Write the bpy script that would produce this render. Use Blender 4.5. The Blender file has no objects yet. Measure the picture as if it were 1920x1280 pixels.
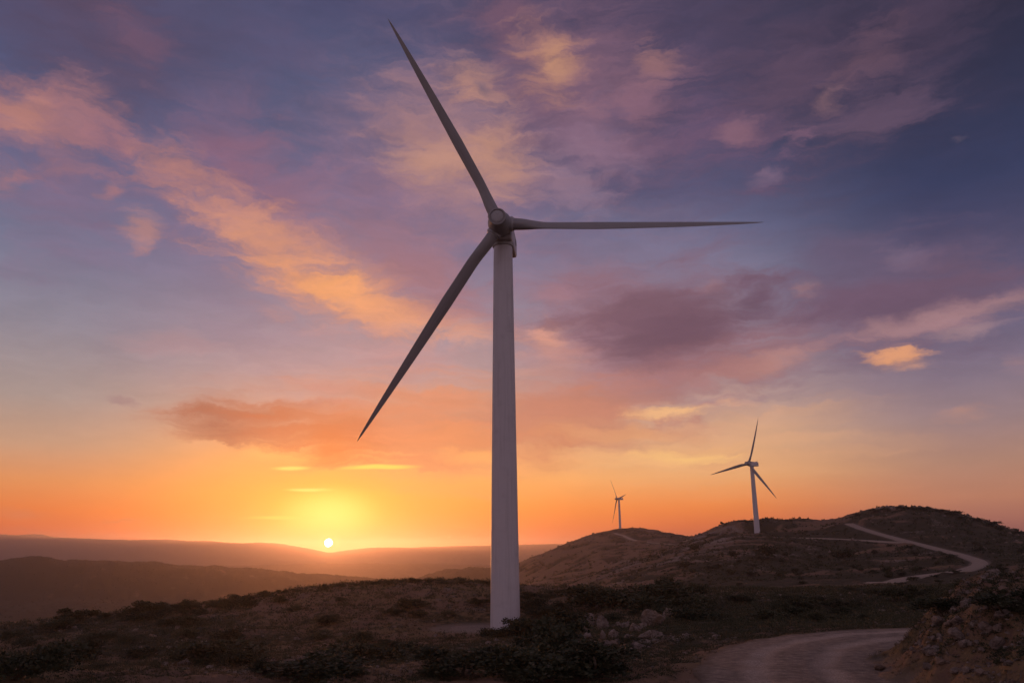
import bpy, bmesh, math, random
import numpy as np
from mathutils import Vector, Matrix

# ---------------------------------------------------------------- camera
C = bpy.context.scene.collection
SC = bpy.context.scene
FPX, PITCH, ROLL = 1500.0, math.radians(14.574), math.radians(0.5)
cam_d = bpy.data.cameras.new('camera'); cam = bpy.data.objects.new('camera', cam_d); C.objects.link(cam)
cam_d.sensor_width = 36.0; cam_d.lens = 36.0 * FPX / 1920.0
cam_d.clip_start = 0.1; cam_d.clip_end = 60000
cam.matrix_world = Matrix.Rotation(math.pi/2 + PITCH, 4, 'X') @ Matrix.Rotation(-ROLL, 4, 'Z')
SC.camera = cam

def pdir(px, py):
    """world direction seen at a point of the 1920x1280 photograph"""
    a, b = px - 960, 640 - py
    a, b = a*math.cos(ROLL) + b*math.sin(ROLL), -a*math.sin(ROLL) + b*math.cos(ROLL)
    v = np.array([a, FPX*math.cos(PITCH) - b*math.sin(PITCH), FPX*math.sin(PITCH) + b*math.cos(PITCH)])
    return v/np.linalg.norm(v)
def azel(px, py):
    v = pdir(px, py)
    return math.atan2(v[0], v[1]), math.asin(v[2])
def project(v):
    d = v[..., 1]*math.cos(PITCH) + v[..., 2]*math.sin(PITCH)
    u = -v[..., 1]*math.sin(PITCH) + v[..., 2]*math.cos(PITCH)
    a, b = FPX*v[..., 0]/d, FPX*u/d
    return 960 + a*math.cos(ROLL) - b*math.sin(ROLL), 640 - (a*math.sin(ROLL) + b*math.cos(ROLL))

# ---------------------------------------------------------------- exposure and engine
SC.view_settings.view_transform = 'Standard'; SC.view_settings.look = 'None'
SC.view_settings.gamma = 1.0; SC.view_settings.exposure = 0.0
SC.cycles.use_denoising = True
SC.cycles.max_bounces = 5; SC.cycles.diffuse_bounces = 2; SC.cycles.glossy_bounces = 2
SC.cycles.volume_bounces = 0; SC.cycles.transparent_max_bounces = 8
SC.cycles.sample_clamp_indirect = 4.0

# ---------------------------------------------------------------- sun
SUN_AZ, SUN_EL = azel(616, 1017)
sun_dir = np.array([math.sin(SUN_AZ)*math.cos(SUN_EL), math.cos(SUN_AZ)*math.cos(SUN_EL), math.sin(SUN_EL)])
sd = bpy.data.lights.new('sun', 'SUN'); sd.energy = 2.3; sd.angle = math.radians(0.53); sd.color = (1.0, 0.37, 0.11)
sun = bpy.data.objects.new('sun', sd); C.objects.link(sun)
sun.rotation_mode = 'QUATERNION'
sun.rotation_quaternion = Vector((sun_dir[0], sun_dir[1], sun_dir[2])).to_track_quat('Z', 'Y')

# ---------------------------------------------------------------- sky
def lin(c):
    return tuple(((x/255.0)/12.92 if x/255.0 <= 0.04045 else ((x/255.0+0.055)/1.055)**2.4) for x in c)

class NT:
    def __init__(s, tree): s.t = tree; s.n = tree.nodes; s.l = tree.links
    def node(s, typ, **kw):
        n = s.n.new(typ)
        for k, v in kw.items(): setattr(n, k, v)
        return n
    def put(s, sock, v):
        if isinstance(v, bpy.types.NodeSocket): s.l.new(v, sock)
        elif v is not None: sock.default_value = v
    def math(s, op, a, b=None, c=None, clamp=False):
        n = s.node('ShaderNodeMath', operation=op, use_clamp=clamp)
        s.put(n.inputs[0], a)
        if b is not None: s.put(n.inputs[1], b)
        if c is not None: s.put(n.inputs[2], c)
        return n.outputs[0]
    def vmath(s, op, a, b=None, scale=None):
        n = s.node('ShaderNodeVectorMath', operation=op)
        s.put(n.inputs[0], a)
        if b is not None: s.put(n.inputs[1], b)
        if scale is not None: s.put(n.inputs['Scale'], scale)
        return n.outputs['Value'] if op in ('LENGTH', 'DOT_PRODUCT') else n.outputs['Vector']
    def smooth(s, v, a, b, lo=0.0, hi=1.0, kind='SMOOTHSTEP'):
        n = s.node('ShaderNodeMapRange', interpolation_type=kind)
        s.put(n.inputs[0], v); n.inputs[1].default_value = a; n.inputs[2].default_value = b
        n.inputs[3].default_value = lo; n.inputs[4].default_value = hi
        return n.outputs[0]
    def mix(s, f, a, b, blend='MIX'):
        n = s.node('ShaderNodeMix', data_type='RGBA', blend_type=blend)
        s.put(n.inputs[0], f)
        for k, v in ((6, a), (7, b)):
            if isinstance(v, tuple) and len(v) == 3: v = (*v, 1.0)
            s.put(n.inputs[k], v)
        return n.outputs[2]
    def noise(s, vec, scale, detail=4.0, rough=0.5, lac=2.0, dist=0.0, out='Fac'):
        n = s.node('ShaderNodeTexNoise'); s.put(n.inputs['Vector'], vec)
        n.inputs['Scale'].default_value = scale; n.inputs['Detail'].default_value = detail
        n.inputs['Roughness'].default_value = rough; n.inputs['Lacunarity'].default_value = lac
        n.inputs['Distortion'].default_value = dist
        return n.outputs[0] if out == 'Fac' else n.outputs[1]
    def mapping(s, vec, loc=(0,0,0), rot=(0,0,0), scale=(1,1,1), kind='POINT'):
        n = s.node('ShaderNodeMapping', vector_type=kind); s.put(n.inputs[0], vec)
        n.inputs['Location'].default_value = loc; n.inputs['Rotation'].default_value = rot; n.inputs['Scale'].default_value = scale
        return n.outputs[0]
    def ramp(s, v, stops):
        n = s.node('ShaderNodeValToRGB'); s.put(n.inputs[0], v); cr = n.color_ramp; cr.interpolation = 'LINEAR'
        while len(cr.elements) > 1: cr.elements.remove(cr.elements[-1])
        for i, (p, c) in enumerate(stops):
            e = cr.elements[0] if i == 0 else cr.elements.new(p)
            e.position = p; e.color = (*c, 1.0) if len(c) == 3 else c
        return n.outputs[0]

world = bpy.data.worlds.new("World"); SC.world = world; world.use_nodes = True
W = NT(world.node_tree); W.n.clear()
geo = W.node('ShaderNodeTexCoord').outputs['Generated']
sep = W.node('ShaderNodeSeparateXYZ'); W.l.new(geo, sep.inputs[0])
azd = W.math('MULTIPLY', W.math('ARCTAN2', sep.outputs[0], sep.outputs[1]), 180/math.pi)   # azimuth, degrees
eld = W.math('MULTIPLY', W.math('ARCSINE', sep.outputs[2]), 180/math.pi)                   # elevation, degrees
cb = W.node('ShaderNodeCombineXYZ'); W.l.new(azd, cb.inputs[0]); W.l.new(eld, cb.inputs[1]); P0 = cb.outputs[0]
# wandering of the cloud field, in degrees
wc = W.noise(W.mapping(P0, scale=(0.055, 0.085, 1)), 1.0, 3.0, 0.55, out='Color')
warp = W.vmath('MULTIPLY', W.vmath('SUBTRACT', wc, (0.5, 0.5, 0.5)), (7.0, 4.5, 0.0))
wc2 = W.noise(W.mapping(P0, loc=(3.1, 7.7, 0), scale=(0.25, 0.45, 1)), 1.0, 7.0, 0.66, out='Color')
warp2 = W.vmath('MULTIPLY', W.vmath('SUBTRACT', wc2, (0.5, 0.5, 0.5)), (4.0, 2.3, 0.0))
P1 = W.vmath('ADD', P0, W.vmath('SCALE', warp, scale=0.35))
P2 = W.vmath('ADD', P1, warp2)
def seg_rot(ang): return (0, 0, ang)
# fine texture, drawn out along two directions: falling to the right and rising to the right
tex_a = W.noise(W.mapping(P2, rot=(0, 0, math.radians(32)), scale=(0.15, 0.5, 1)), 1.0, 9.0, 0.67, dist=0.5)
tex_b = W.noise(W.mapping(P2, loc=(11, 5, 0), rot=(0, 0, math.radians(-22)), scale=(0.13, 0.6, 1)), 1.0, 9.0, 0.67, dist=0.5)
tex_h = W.noise(W.mapping(P2, loc=(21, 9, 0), scale=(0.09, 0.95, 1)), 1.0, 6.0, 0.58)
TEX = {'a': tex_a, 'b': tex_b, 'h': tex_h}

def el_of(y, x): return math.degrees(azel(x, y)[1])
def vramp(x, rows):
    st = sorted(((el_of(y, x) + 10.0)/100.0, lin(c)) for y, c in rows)
    return W.ramp(eld_n, st)
eld_n = W.math('DIVIDE', W.math('ADD', eld, 10.0), 100.0)
#SKY_RAMPS
rL = vramp(80, [(-1200, (122,104,114)), (-330, (94,88,118)), (0, (82,80,116)), (150, (84,88,126)), (300, (98,100,136)), (450, (110,114,142)), (600, (134,130,146)), (740, (160,144,140)), (830, (190,150,124)), (900, (222,142,86)), (960, (230,114,46)), (1000, (212,82,40)), (1040, (176,66,48))])  # top rows of each ramp: unseen overhead sky, brightened to light the ground
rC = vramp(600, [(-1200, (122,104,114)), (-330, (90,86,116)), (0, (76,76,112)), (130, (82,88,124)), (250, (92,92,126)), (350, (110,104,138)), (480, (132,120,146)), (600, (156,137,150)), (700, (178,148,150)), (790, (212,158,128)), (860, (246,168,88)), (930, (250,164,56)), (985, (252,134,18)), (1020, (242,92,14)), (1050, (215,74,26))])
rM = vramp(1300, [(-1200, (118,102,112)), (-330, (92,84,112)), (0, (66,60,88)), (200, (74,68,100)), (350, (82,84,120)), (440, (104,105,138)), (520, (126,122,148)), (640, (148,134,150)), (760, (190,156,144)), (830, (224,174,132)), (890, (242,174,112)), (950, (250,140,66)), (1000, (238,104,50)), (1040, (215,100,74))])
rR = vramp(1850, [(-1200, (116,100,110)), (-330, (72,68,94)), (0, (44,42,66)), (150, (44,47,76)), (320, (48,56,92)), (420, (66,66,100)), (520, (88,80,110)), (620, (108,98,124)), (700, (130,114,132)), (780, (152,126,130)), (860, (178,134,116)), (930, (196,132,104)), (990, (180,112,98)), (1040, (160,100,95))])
rB = W.ramp(eld_n, [(0.0, lin((120,105,110))), (0.10, lin((218,186,180))), (0.16, lin((222,188,192))), (0.28, lin((158,140,162))), (0.55, lin((120,110,134))), (1.0, lin((122,104,114)))])  # unseen sky behind the camera, low band brightened to light tower and ground
A1, A2, A3, A4 = (math.degrees(azel(x, 900)[0]) for x in (80, 600, 1300, 1850))
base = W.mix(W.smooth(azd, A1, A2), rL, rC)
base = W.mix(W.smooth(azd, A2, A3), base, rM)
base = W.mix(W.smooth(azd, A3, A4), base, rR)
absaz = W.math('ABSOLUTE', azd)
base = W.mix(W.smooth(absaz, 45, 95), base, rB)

def blob(col, x1, y1, x2, y2, hw, c, op, tex='a', k=1.2, soft=0.9, P=None, ext=1.0):
    """one cloud: an elongated patch in azimuth and elevation, its edge broken up by the fine texture"""
    a1, e1 = azel(x1, y1); a2, e2 = azel(x2, y2)
    ce = (e1+e2)/2
    a1, e1, a2, e2 = (math.degrees(v) for v in (a1, e1, a2, e2))
    L = max(math.hypot(a2-a1, e2-e1)/2, 0.05)*ext
    ang = math.atan2(e2-e1, a2-a1)
    w = hw/FPX*180/math.pi
    n = W.node('ShaderNodeMapping', vector_type='TEXTURE'); W.put(n.inputs[0], P or P2)
    n.inputs['Location'].default_value = ((a1+a2)/2, (e1+e2)/2, 0)
    n.inputs['Rotation'].default_value = (0, 0, ang); n.inputs['Scale'].default_value = (L, w, 1)
    ln = W.vmath('LENGTH', n.outputs[0])
    v = W.math('MULTIPLY_ADD', TEX[tex], -k, W.math('ADD', ln, 0.5*k))
    m = W.smooth(v, 1.0, 1.0 - soft, 0.0, op)
    return W.mix(m, col, lin(c))
#SKY_BLOBS_BEGIN
sky = base
BL = [
 # very broad veils under everything
 (-100, 120, 500, 20, 170, (80,70,98), .55, 'a', 1.4), (0, 260, 760, 560, 190, (126,106,138), .4, 'a', 1.3),
 (560, 200, 1080, 400, 210, (134,108,134), .6, 'a', 1.3), (900, 60, 1500, 250, 210, (94,76,104), .7, 'b', 1.3),
 (1300, 200, 1900, 0, 150, (72,60,86), .65, 'b', 1.3), (950, 600, 1500, 640, 150, (140,106,126), .7, 'b', 1.2),
 (1350, 620, 1980, 500, 110, (108,86,112), .75, 'b', 1.2), (500, 790, 1150, 800, 90, (206,142,112), .55, 'h', 1.3),
 (1050, 850, 1700, 800, 60, (232,172,126), .4, 'h', 1.5), (960, 700, 1200, 740, 80, (178,126,124), .6, 'b', 1.3),
 (700, 210, 1000, 340, 105, (172,130,132), .6, 'a', 1.1), (380, 390, 880, 610, 90, (182,130,128), .55, 'a', 1.2), (900, 110, 1260, 170, 80, (150,108,118), .5, 'b', 1.3), (420, 760, 1300, 800, 66, (200,124,92), .45, 'h', 1.1),
 # upper left: broad mauve veils
 (-60, 60, 330, 20, 120, (92,74,100), .6, 'a', 1.6), (180, 30, 330, 90, 40, (128,90,112), .45, 'a', 2.0),
 (420, 60, 640, 110, 60, (96,84,118), .45, 'a', 1.8),
 (-80, 330, 260, 300, 110, (132,104,132), .6, 'a', 1.8), (260, 300, 620, 420, 90, (132,104,134), .6, 'a', 1.8),
 (-60, 200, 240, 250, 62, (172,118,122), .85, 'a', 1.8), (-20, 205, 90, 222, 30, (196,132,118), .6, 'a', 2.0),
 (120, 240, 330, 290, 36, (164,112,124), .7, 'a', 2.0), (-40, 320, 60, 345, 26, (180,118,118), .6, 'a', 2.0),
 (330, 250, 560, 330, 60, (142,100,124), .75, 'a', 1.6),
 (300, 180, 520, 210, 40, (112,96,128), .5, 'a', 1.8),
 (420, 330, 640, 400, 70, (146,104,126), .55, 'a', 1.6),
 (560, 300, 800, 430, 70, (138,108,136), .6, 'a', 1.6), (600, 380, 900, 560, 80, (150,112,130), .75, 'a', 1.4),
 (230, 270, 400, 350, 40, (182,124,120), .75, 'a', 2.0), (330, 330, 520, 440, 46, (196,134,122), .8, 'a', 2.0),
 (190, 345, 240, 360, 20, (180,122,124), .6, 'a', 2.0), (230, 410, 300, 440, 30, (190,134,126), .65, 'a', 2.0),
 (380, 390, 640, 520, 55, (208,142,120), .85, 'a', 1.8), (430, 460, 800, 620, 62, (214,146,116), .85, 'a', 1.7),
 (470, 470, 640, 545, 32, (232,154,108), .75, 'a', 2.0), (560, 520, 720, 575, 30, (246,164,100), .9, 'a', 1.8),
 (600, 545, 860, 630, 36, (240,160,110), .8, 'a', 1.8), (800, 600, 960, 650, 34, (226,156,124), .7, 'a', 1.8),
 (700, 480, 960, 600, 60, (160,112,122), .7, 'a', 1.5),
 (600, 640, 900, 690, 50, (186,140,142), .5, 'a', 1.6), (250, 640, 420, 650, 26, (172,136,142), .4, 'h', 1.8),
 # upper middle patch
 (640, 230, 1080, 330, 130, (150,116,136), .8, 'a', 1.6), (860, 90, 1320, 230, 120, (124,92,116), .85, 'b', 1.6),
 (880, 20, 1020, 70, 50, (134,92,110), .5, 'a', 2.0),
 (700, 200, 1000, 350, 85, (178,132,130), .8, 'a', 1.8), (830, 130, 960, 190, 36, (196,142,124), .75, 'a', 2.2),
 (860, 250, 990, 340, 62, (204,148,122), .65, 'a', 1.6), (700, 275, 900, 330, 30, (200,146,124), .7, 'a', 2.0),
 (960, 80, 1110, 150, 46, (190,134,116), .7, 'b', 2.4), (1010, 100, 1080, 130, 22, (210,152,114), .5, 'b', 2.4),
 (1190, 80, 1250, 150, 38, (168,118,116), .65, 'b', 2.2), (1080, 170, 1290, 190, 46, (146,104,122), .7, 'b', 2.2),
 (1050, 200, 1200, 330, 60, (146,112,136), .7, 'a', 1.8), (1000, 320, 1150, 370, 46, (150,120,140), .6, 'a', 1.8),
 (880, 150, 930, 175, 14, (88,84,118), .6, 'a', 2.2), (1110, 205, 1190, 235, 24, (84,78,112), .7, 'a', 2.2),
 # upper right veils
 (1200, 230, 1500, 260, 60, (116,86,116), .65, 'b', 2.0), (1340, 190, 1640, 80, 70, (96,74,98), .8, 'b', 1.8),
 (1500, 250, 1780, 160, 46, (100,78,102), .8, 'b', 2.0), (1530, 190, 1600, 165, 22, (132,98,108), .7, 'b', 2.2),
 (1330, 270, 1430, 235, 20, (140,100,118), .75, 'b', 2.2), (1460, 290, 1530, 240, 12, (126,92,116), .7, 'b', 2.0),
 (1620, 60, 1860, 10, 60, (78,62,86), .7, 'b', 1.8), (1560, 130, 1700, 60, 40, (106,78,96), .6, 'b', 2.2),
 (1390, 335, 1470, 312, 10, (128,104,130), .6, 'b', 2.0), (1780, 268, 1820, 256, 4, (82,74,98), .7, 'b', 1.4),
 (1440, 500, 1700, 470, 60, (98,84,112), .6, 'b', 1.6), (1640, 490, 1740, 480, 26, (120,100,124), .5, 'b', 2.0),
 (1000, 400, 1400, 470, 50, (126,118,146), .4, 'h', 1.6),
 # the wide dusky cloud rising to the right
 (960, 560, 1340, 620, 80, (152,108,122), .85, 'a', 1.6), (1060, 600, 1480, 560, 70, (124,90,108), .9, 'b', 1.6),
 (1120, 640, 1360, 600, 62, (116,84,102), .8, 'b', 1.6), (1360, 540, 1460, 560, 34, (112,84,106), .9, 'b', 1.6),
 (1300, 690, 1620, 600, 50, (146,104,114), .85, 'b', 1.5), (1440, 640, 1960, 500, 56, (112,86,108), .9, 'b', 1.4),
 (1060, 720, 1400, 690, 46, (150,108,120), .75, 'b', 1.6), (1040, 760, 1340, 720, 40, (186,128,118), .7, 'b', 1.7),
 (960, 640, 1100, 650, 50, (196,140,130), .7, 'a', 1.8), (980, 620, 1060, 640, 16, (226,156,130), .6, 'h', 2.0),
 (1480, 560, 1530, 545, 14, (170,126,128), .6, 'b', 2.0), (1300, 550, 1350, 530, 12, (164,122,130), .5, 'b', 2.0),
 (1600, 640, 1960, 545, 20, (172,130,134), .75, 'b', 1.8), (1720, 635, 1920, 600, 10, (164,130,136), .7, 'h', 1.8),
 (1360, 690, 1560, 655, 14, (176,132,134), .6, 'b', 1.8),
 (1630, 672, 1725, 664, 15, (228,156,112), .9, 'h', 2.6), (1670, 688, 1775, 694, 9, (200,144,122), .8, 'h', 2.4),
 (1710, 790, 1870, 765, 12, (196,142,122), .6, 'h', 1.8), (1860, 690, 1940, 670, 14, (160,124,130), .5, 'h', 1.8),
 (1010, 600, 1300, 560, 34, (118,84,100), .7, 'b', 1.6), (1150, 660, 1420, 560, 40, (104,74,92), .85, 'b', 1.4), (1180, 690, 1300, 650, 26, (116,82,98), .7, 'b', 1.6),
 (1340, 600, 1460, 540, 26, (98,72,94), .8, 'b', 1.4), (1500, 610, 1900, 520, 30, (98,76,100), .75, 'b', 1.5),
 (1200, 735, 1560, 655, 18, (196,138,122), .6, 'b', 1.6), (1000, 560, 1120, 545, 14, (170,122,132), .5, 'b', 1.8),
 (1060, 590, 1420, 600, 66, (112,80,98), .8, 'a', 1.0), (1380, 600, 1920, 505, 36, (106,80,104), .85, 'b', 0.9), (1120, 650, 1400, 620, 40, (100,70,90), .7, 'b', 1.2),
 (1130, 745, 1480, 655, 44, (150,102,108), .7, 'b', 1.0), (880, 800, 1260, 745, 46, (188,118,98), .7, 'b', 1.0),
 (1430, 668, 1940, 545, 12, (176,132,134), .4, 'b', 1.5),
 # lower clouds lit from below
 (330, 770, 640, 800, 42, (168,100,80), .95, 'h', 1.4), (340, 775, 500, 805, 24, (142,90,78), .9, 'h', 1.5),
 (380, 785, 900, 815, 42, (192,108,74), .85, 'h', 1.0), (480, 800, 780, 835, 40, (198,108,66), .9, 'h', 1.5), (550, 838, 710, 850, 22, (216,112,56), .85, 'h', 1.5),
 (640, 780, 960, 780, 56, (212,136,104), .8, 'h', 1.8), (700, 820, 1000, 830, 40, (222,138,92), .75, 'h', 1.8),
 (920, 780, 1280, 790, 50, (196,128,106), .8, 'b', 1.7), (960, 840, 1120, 830, 34, (206,130,96), .75, 'b', 1.8),
 (540, 740, 720, 745, 22, (190,136,128), .5, 'h', 1.8),
 (420, 838, 600, 852, 12, (252,180,100), .7, 'h', 1.8), (820, 850, 960, 858, 12, (250,180,104), .6, 'h', 1.8),
 (1180, 778, 1330, 766, 14, (242,186,130), .8, 'h', 1.9), (1000, 800, 1260, 815, 16, (226,160,112), .5, 'h', 1.9),
 (1340, 756, 1430, 752, 6, (222,168,136), .6, 'h', 1.8),
 (1060, 862, 1400, 850, 20, (248,190,126), .6, 'h', 1.9), (1200, 848, 1380, 858, 9, (254,202,126), .7, 'h', 1.9),
 (195, 742, 265, 758, 6, (142,116,122), .7, 'h', 1.8),
 (180, 978, 280, 974, 3, (200,112,80), .6, 'h', 1.6), (-40, 962, 130, 966, 8, (206,118,84), .5, 'h', 1.8),
 (-50, 995, 360, 1002, 5, (196,104,80), .5, 'h', 1.4),
]
def tie(P, col):
    # makes the next clouds wait for the ones below them (keeps the shader's memory small)
    n = W.node('ShaderNodeVectorMath', operation='MULTIPLY_ADD'); W.l.new(col, n.inputs[0])
    n.inputs[1].default_value = (1e-7, 1e-7, 1e-7); W.l.new(P, n.inputs[2])
    return n.outputs[0]
Pt = P2
for i, b in enumerate(BL):
    if i % 12 == 0: Pt = tie(P2, sky)
    if b[4] > 64: sky = blob(sky, b[0], b[1], b[2], b[3], b[4]*1.75, b[5], min(1.0, b[6]*1.08), b[7], b[8], 1.1, P=Pt, ext=1.3)
    else: sky = blob(sky, b[0], b[1], b[2], b[3], b[4]*1.65, b[5], min(1.0, b[6]*1.05), b[7], b[8]*1.25, 1.05, P=Pt, ext=1.3)
# faint filaments over everything
fil = W.noise(W.mapping(P2, loc=(5, 31, 0), rot=(0, 0, math.radians(15)), scale=(0.22, 0.9, 1)), 1.0, 8.0, 0.66)
sky = W.mix(W.smooth(eld, 0.0, 14.0, 0.2, 1.0), sky, W.vmath('SCALE', sky, scale=W.smooth(fil, 0.3, 0.7, 0.92, 1.08, 'LINEAR')))
# glow about the sun, low and wide
def glow(col, x, y, rx, ry, c, op, soft=1.0, p=None):
    a, e = (math.degrees(v) for v in azel(x, y))
    n = W.node('ShaderNodeMapping', vector_type='TEXTURE'); W.put(n.inputs[0], p or P0)
    n.inputs['Location'].default_value = (a, e, 0); n.inputs['Scale'].default_value = (rx/FPX*57.3, ry/FPX*57.3, 1)
    m = W.smooth(W.vmath('LENGTH', n.outputs[0]), 1.0, 1.0 - soft, 0.0, op)
    return W.mix(m, col, tuple(v*1.04 for v in lin(c)))
sky = glow(sky, 616, 985, 380, 130, (254,170,48), .28)
sky = glow(sky, 616, 968, 185, 88, (255,200,52), .7)
sky = glow(sky, 618, 962, 110, 58, (255,232,110), .95)
for b in [(510, 873, 600, 876, 5, (255,216,110), .95, 'h', 1.0), (630, 881, 790, 874, 5.5, (255,214,92), .95, 'h', 1.0),
          (530, 914, 645, 916, 5, (255,228,120), .8, 'h', 1.0), (440, 972, 620, 968, 5, (255,214,90), .5, 'h', 1.2)]:
    sky = blob(sky, b[0], b[1], b[2], b[3], b[4], b[5], b[6], b[7], b[8], 0.8, P=P1)
#SKY_BLOBS_END
hs = W.node('ShaderNodeHueSaturation'); W.l.new(sky, hs.inputs['Color'])
W.l.new(W.smooth(eld, 6.0, 16.0, 1.0, 0.98), hs.inputs['Saturation']); W.l.new(W.smooth(eld, 12.0, 32.0, 1.0, 0.88), hs.inputs['Value'])
sky = hs.outputs[0]
# the sun's own disc
sdot = W.vmath('DOT_PRODUCT', geo, tuple(sun_dir))
disc = W.smooth(sdot, math.cos(math.radians(0.275)), math.cos(math.radians(0.245)))
halo = W.smooth(sdot, math.cos(math.radians(0.9)), math.cos(math.radians(0.2)), 0.0, 0.35)
sky = W.mix(halo, sky, lin((255, 236, 110)))
SKY_GAIN = 1.0
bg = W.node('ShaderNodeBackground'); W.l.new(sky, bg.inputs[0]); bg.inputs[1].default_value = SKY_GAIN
bgd = W.node('ShaderNodeBackground'); bgd.inputs[0].default_value = (1.0, 0.82, 0.5, 1); W.l.new(W.math('MULTIPLY', disc, 30.0), bgd.inputs[1])
nish = W.node('ShaderNodeTexSky', sky_type='NISHITA', sun_disc=False)
nish.sun_elevation = SUN_EL; nish.sun_rotation = SUN_AZ; nish.dust_density = 2.0
bgn = W.node('ShaderNodeBackground'); W.l.new(nish.outputs[0], bgn.inputs[0]); bgn.inputs[1].default_value = 0.05 * 0.3
ad = W.node('ShaderNodeAddShader'); W.l.new(bg.outputs[0], ad.inputs[0]); W.l.new(bgd.outputs[0], ad.inputs[1])
ad2 = W.node('ShaderNodeAddShader'); W.l.new(ad.outputs[0], ad2.inputs[0]); W.l.new(bgn.outputs[0], ad2.inputs[1])
wo = W.node('ShaderNodeOutputWorld'); W.l.new(ad2.outputs[0], wo.inputs[0])
world.cycles.sampling_method = 'MANUAL'; world.cycles.sample_map_resolution = 1024
#END_TOP

# ================================================================ terrain
SX, SY, SZ = 0, 1, 2
def hash2(ix, iy, seed):
    h = (ix.astype(np.int64)*374761393 + iy.astype(np.int64)*668265263 + seed*974634777) & 0xffffffff
    h = ((h ^ (h >> 13))*1274126177) & 0xffffffff
    return ((h ^ (h >> 16)) & 0xffff)/65535.0
def vnoise(x, y, seed=0):
    """smooth gradient-like noise in -1..1"""
    ix = np.floor(x); iy = np.floor(y); fx = x-ix; fy = y-iy
    u = fx*fx*fx*(fx*(fx*6-15)+10); v = fy*fy*fy*(fy*(fy*6-15)+10)
    def g(dx, dy):
        a = hash2(ix+dx, iy+dy, seed)*2*math.pi
        return np.cos(a)*(fx-dx) + np.sin(a)*(fy-dy)
    n = (g(0,0)*(1-u)+g(1,0)*u)*(1-v) + (g(0,1)*(1-u)+g(1,1)*u)*v
    return n*1.5
def fbm(x, y, octs=4, seed=0, gain=0.5):
    s = 0; a = 1.0; t = 0
    for i in range(octs):
        s = s + a*vnoise(x*2**i + 17.3*i, y*2**i - 9.1*i, seed+i); t += a; a *= gain
    return s/t
def sstep(x, a, b):
    t = np.clip((x-a)/(b-a), 0, 1); return t*t*(3-2*t)

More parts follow.
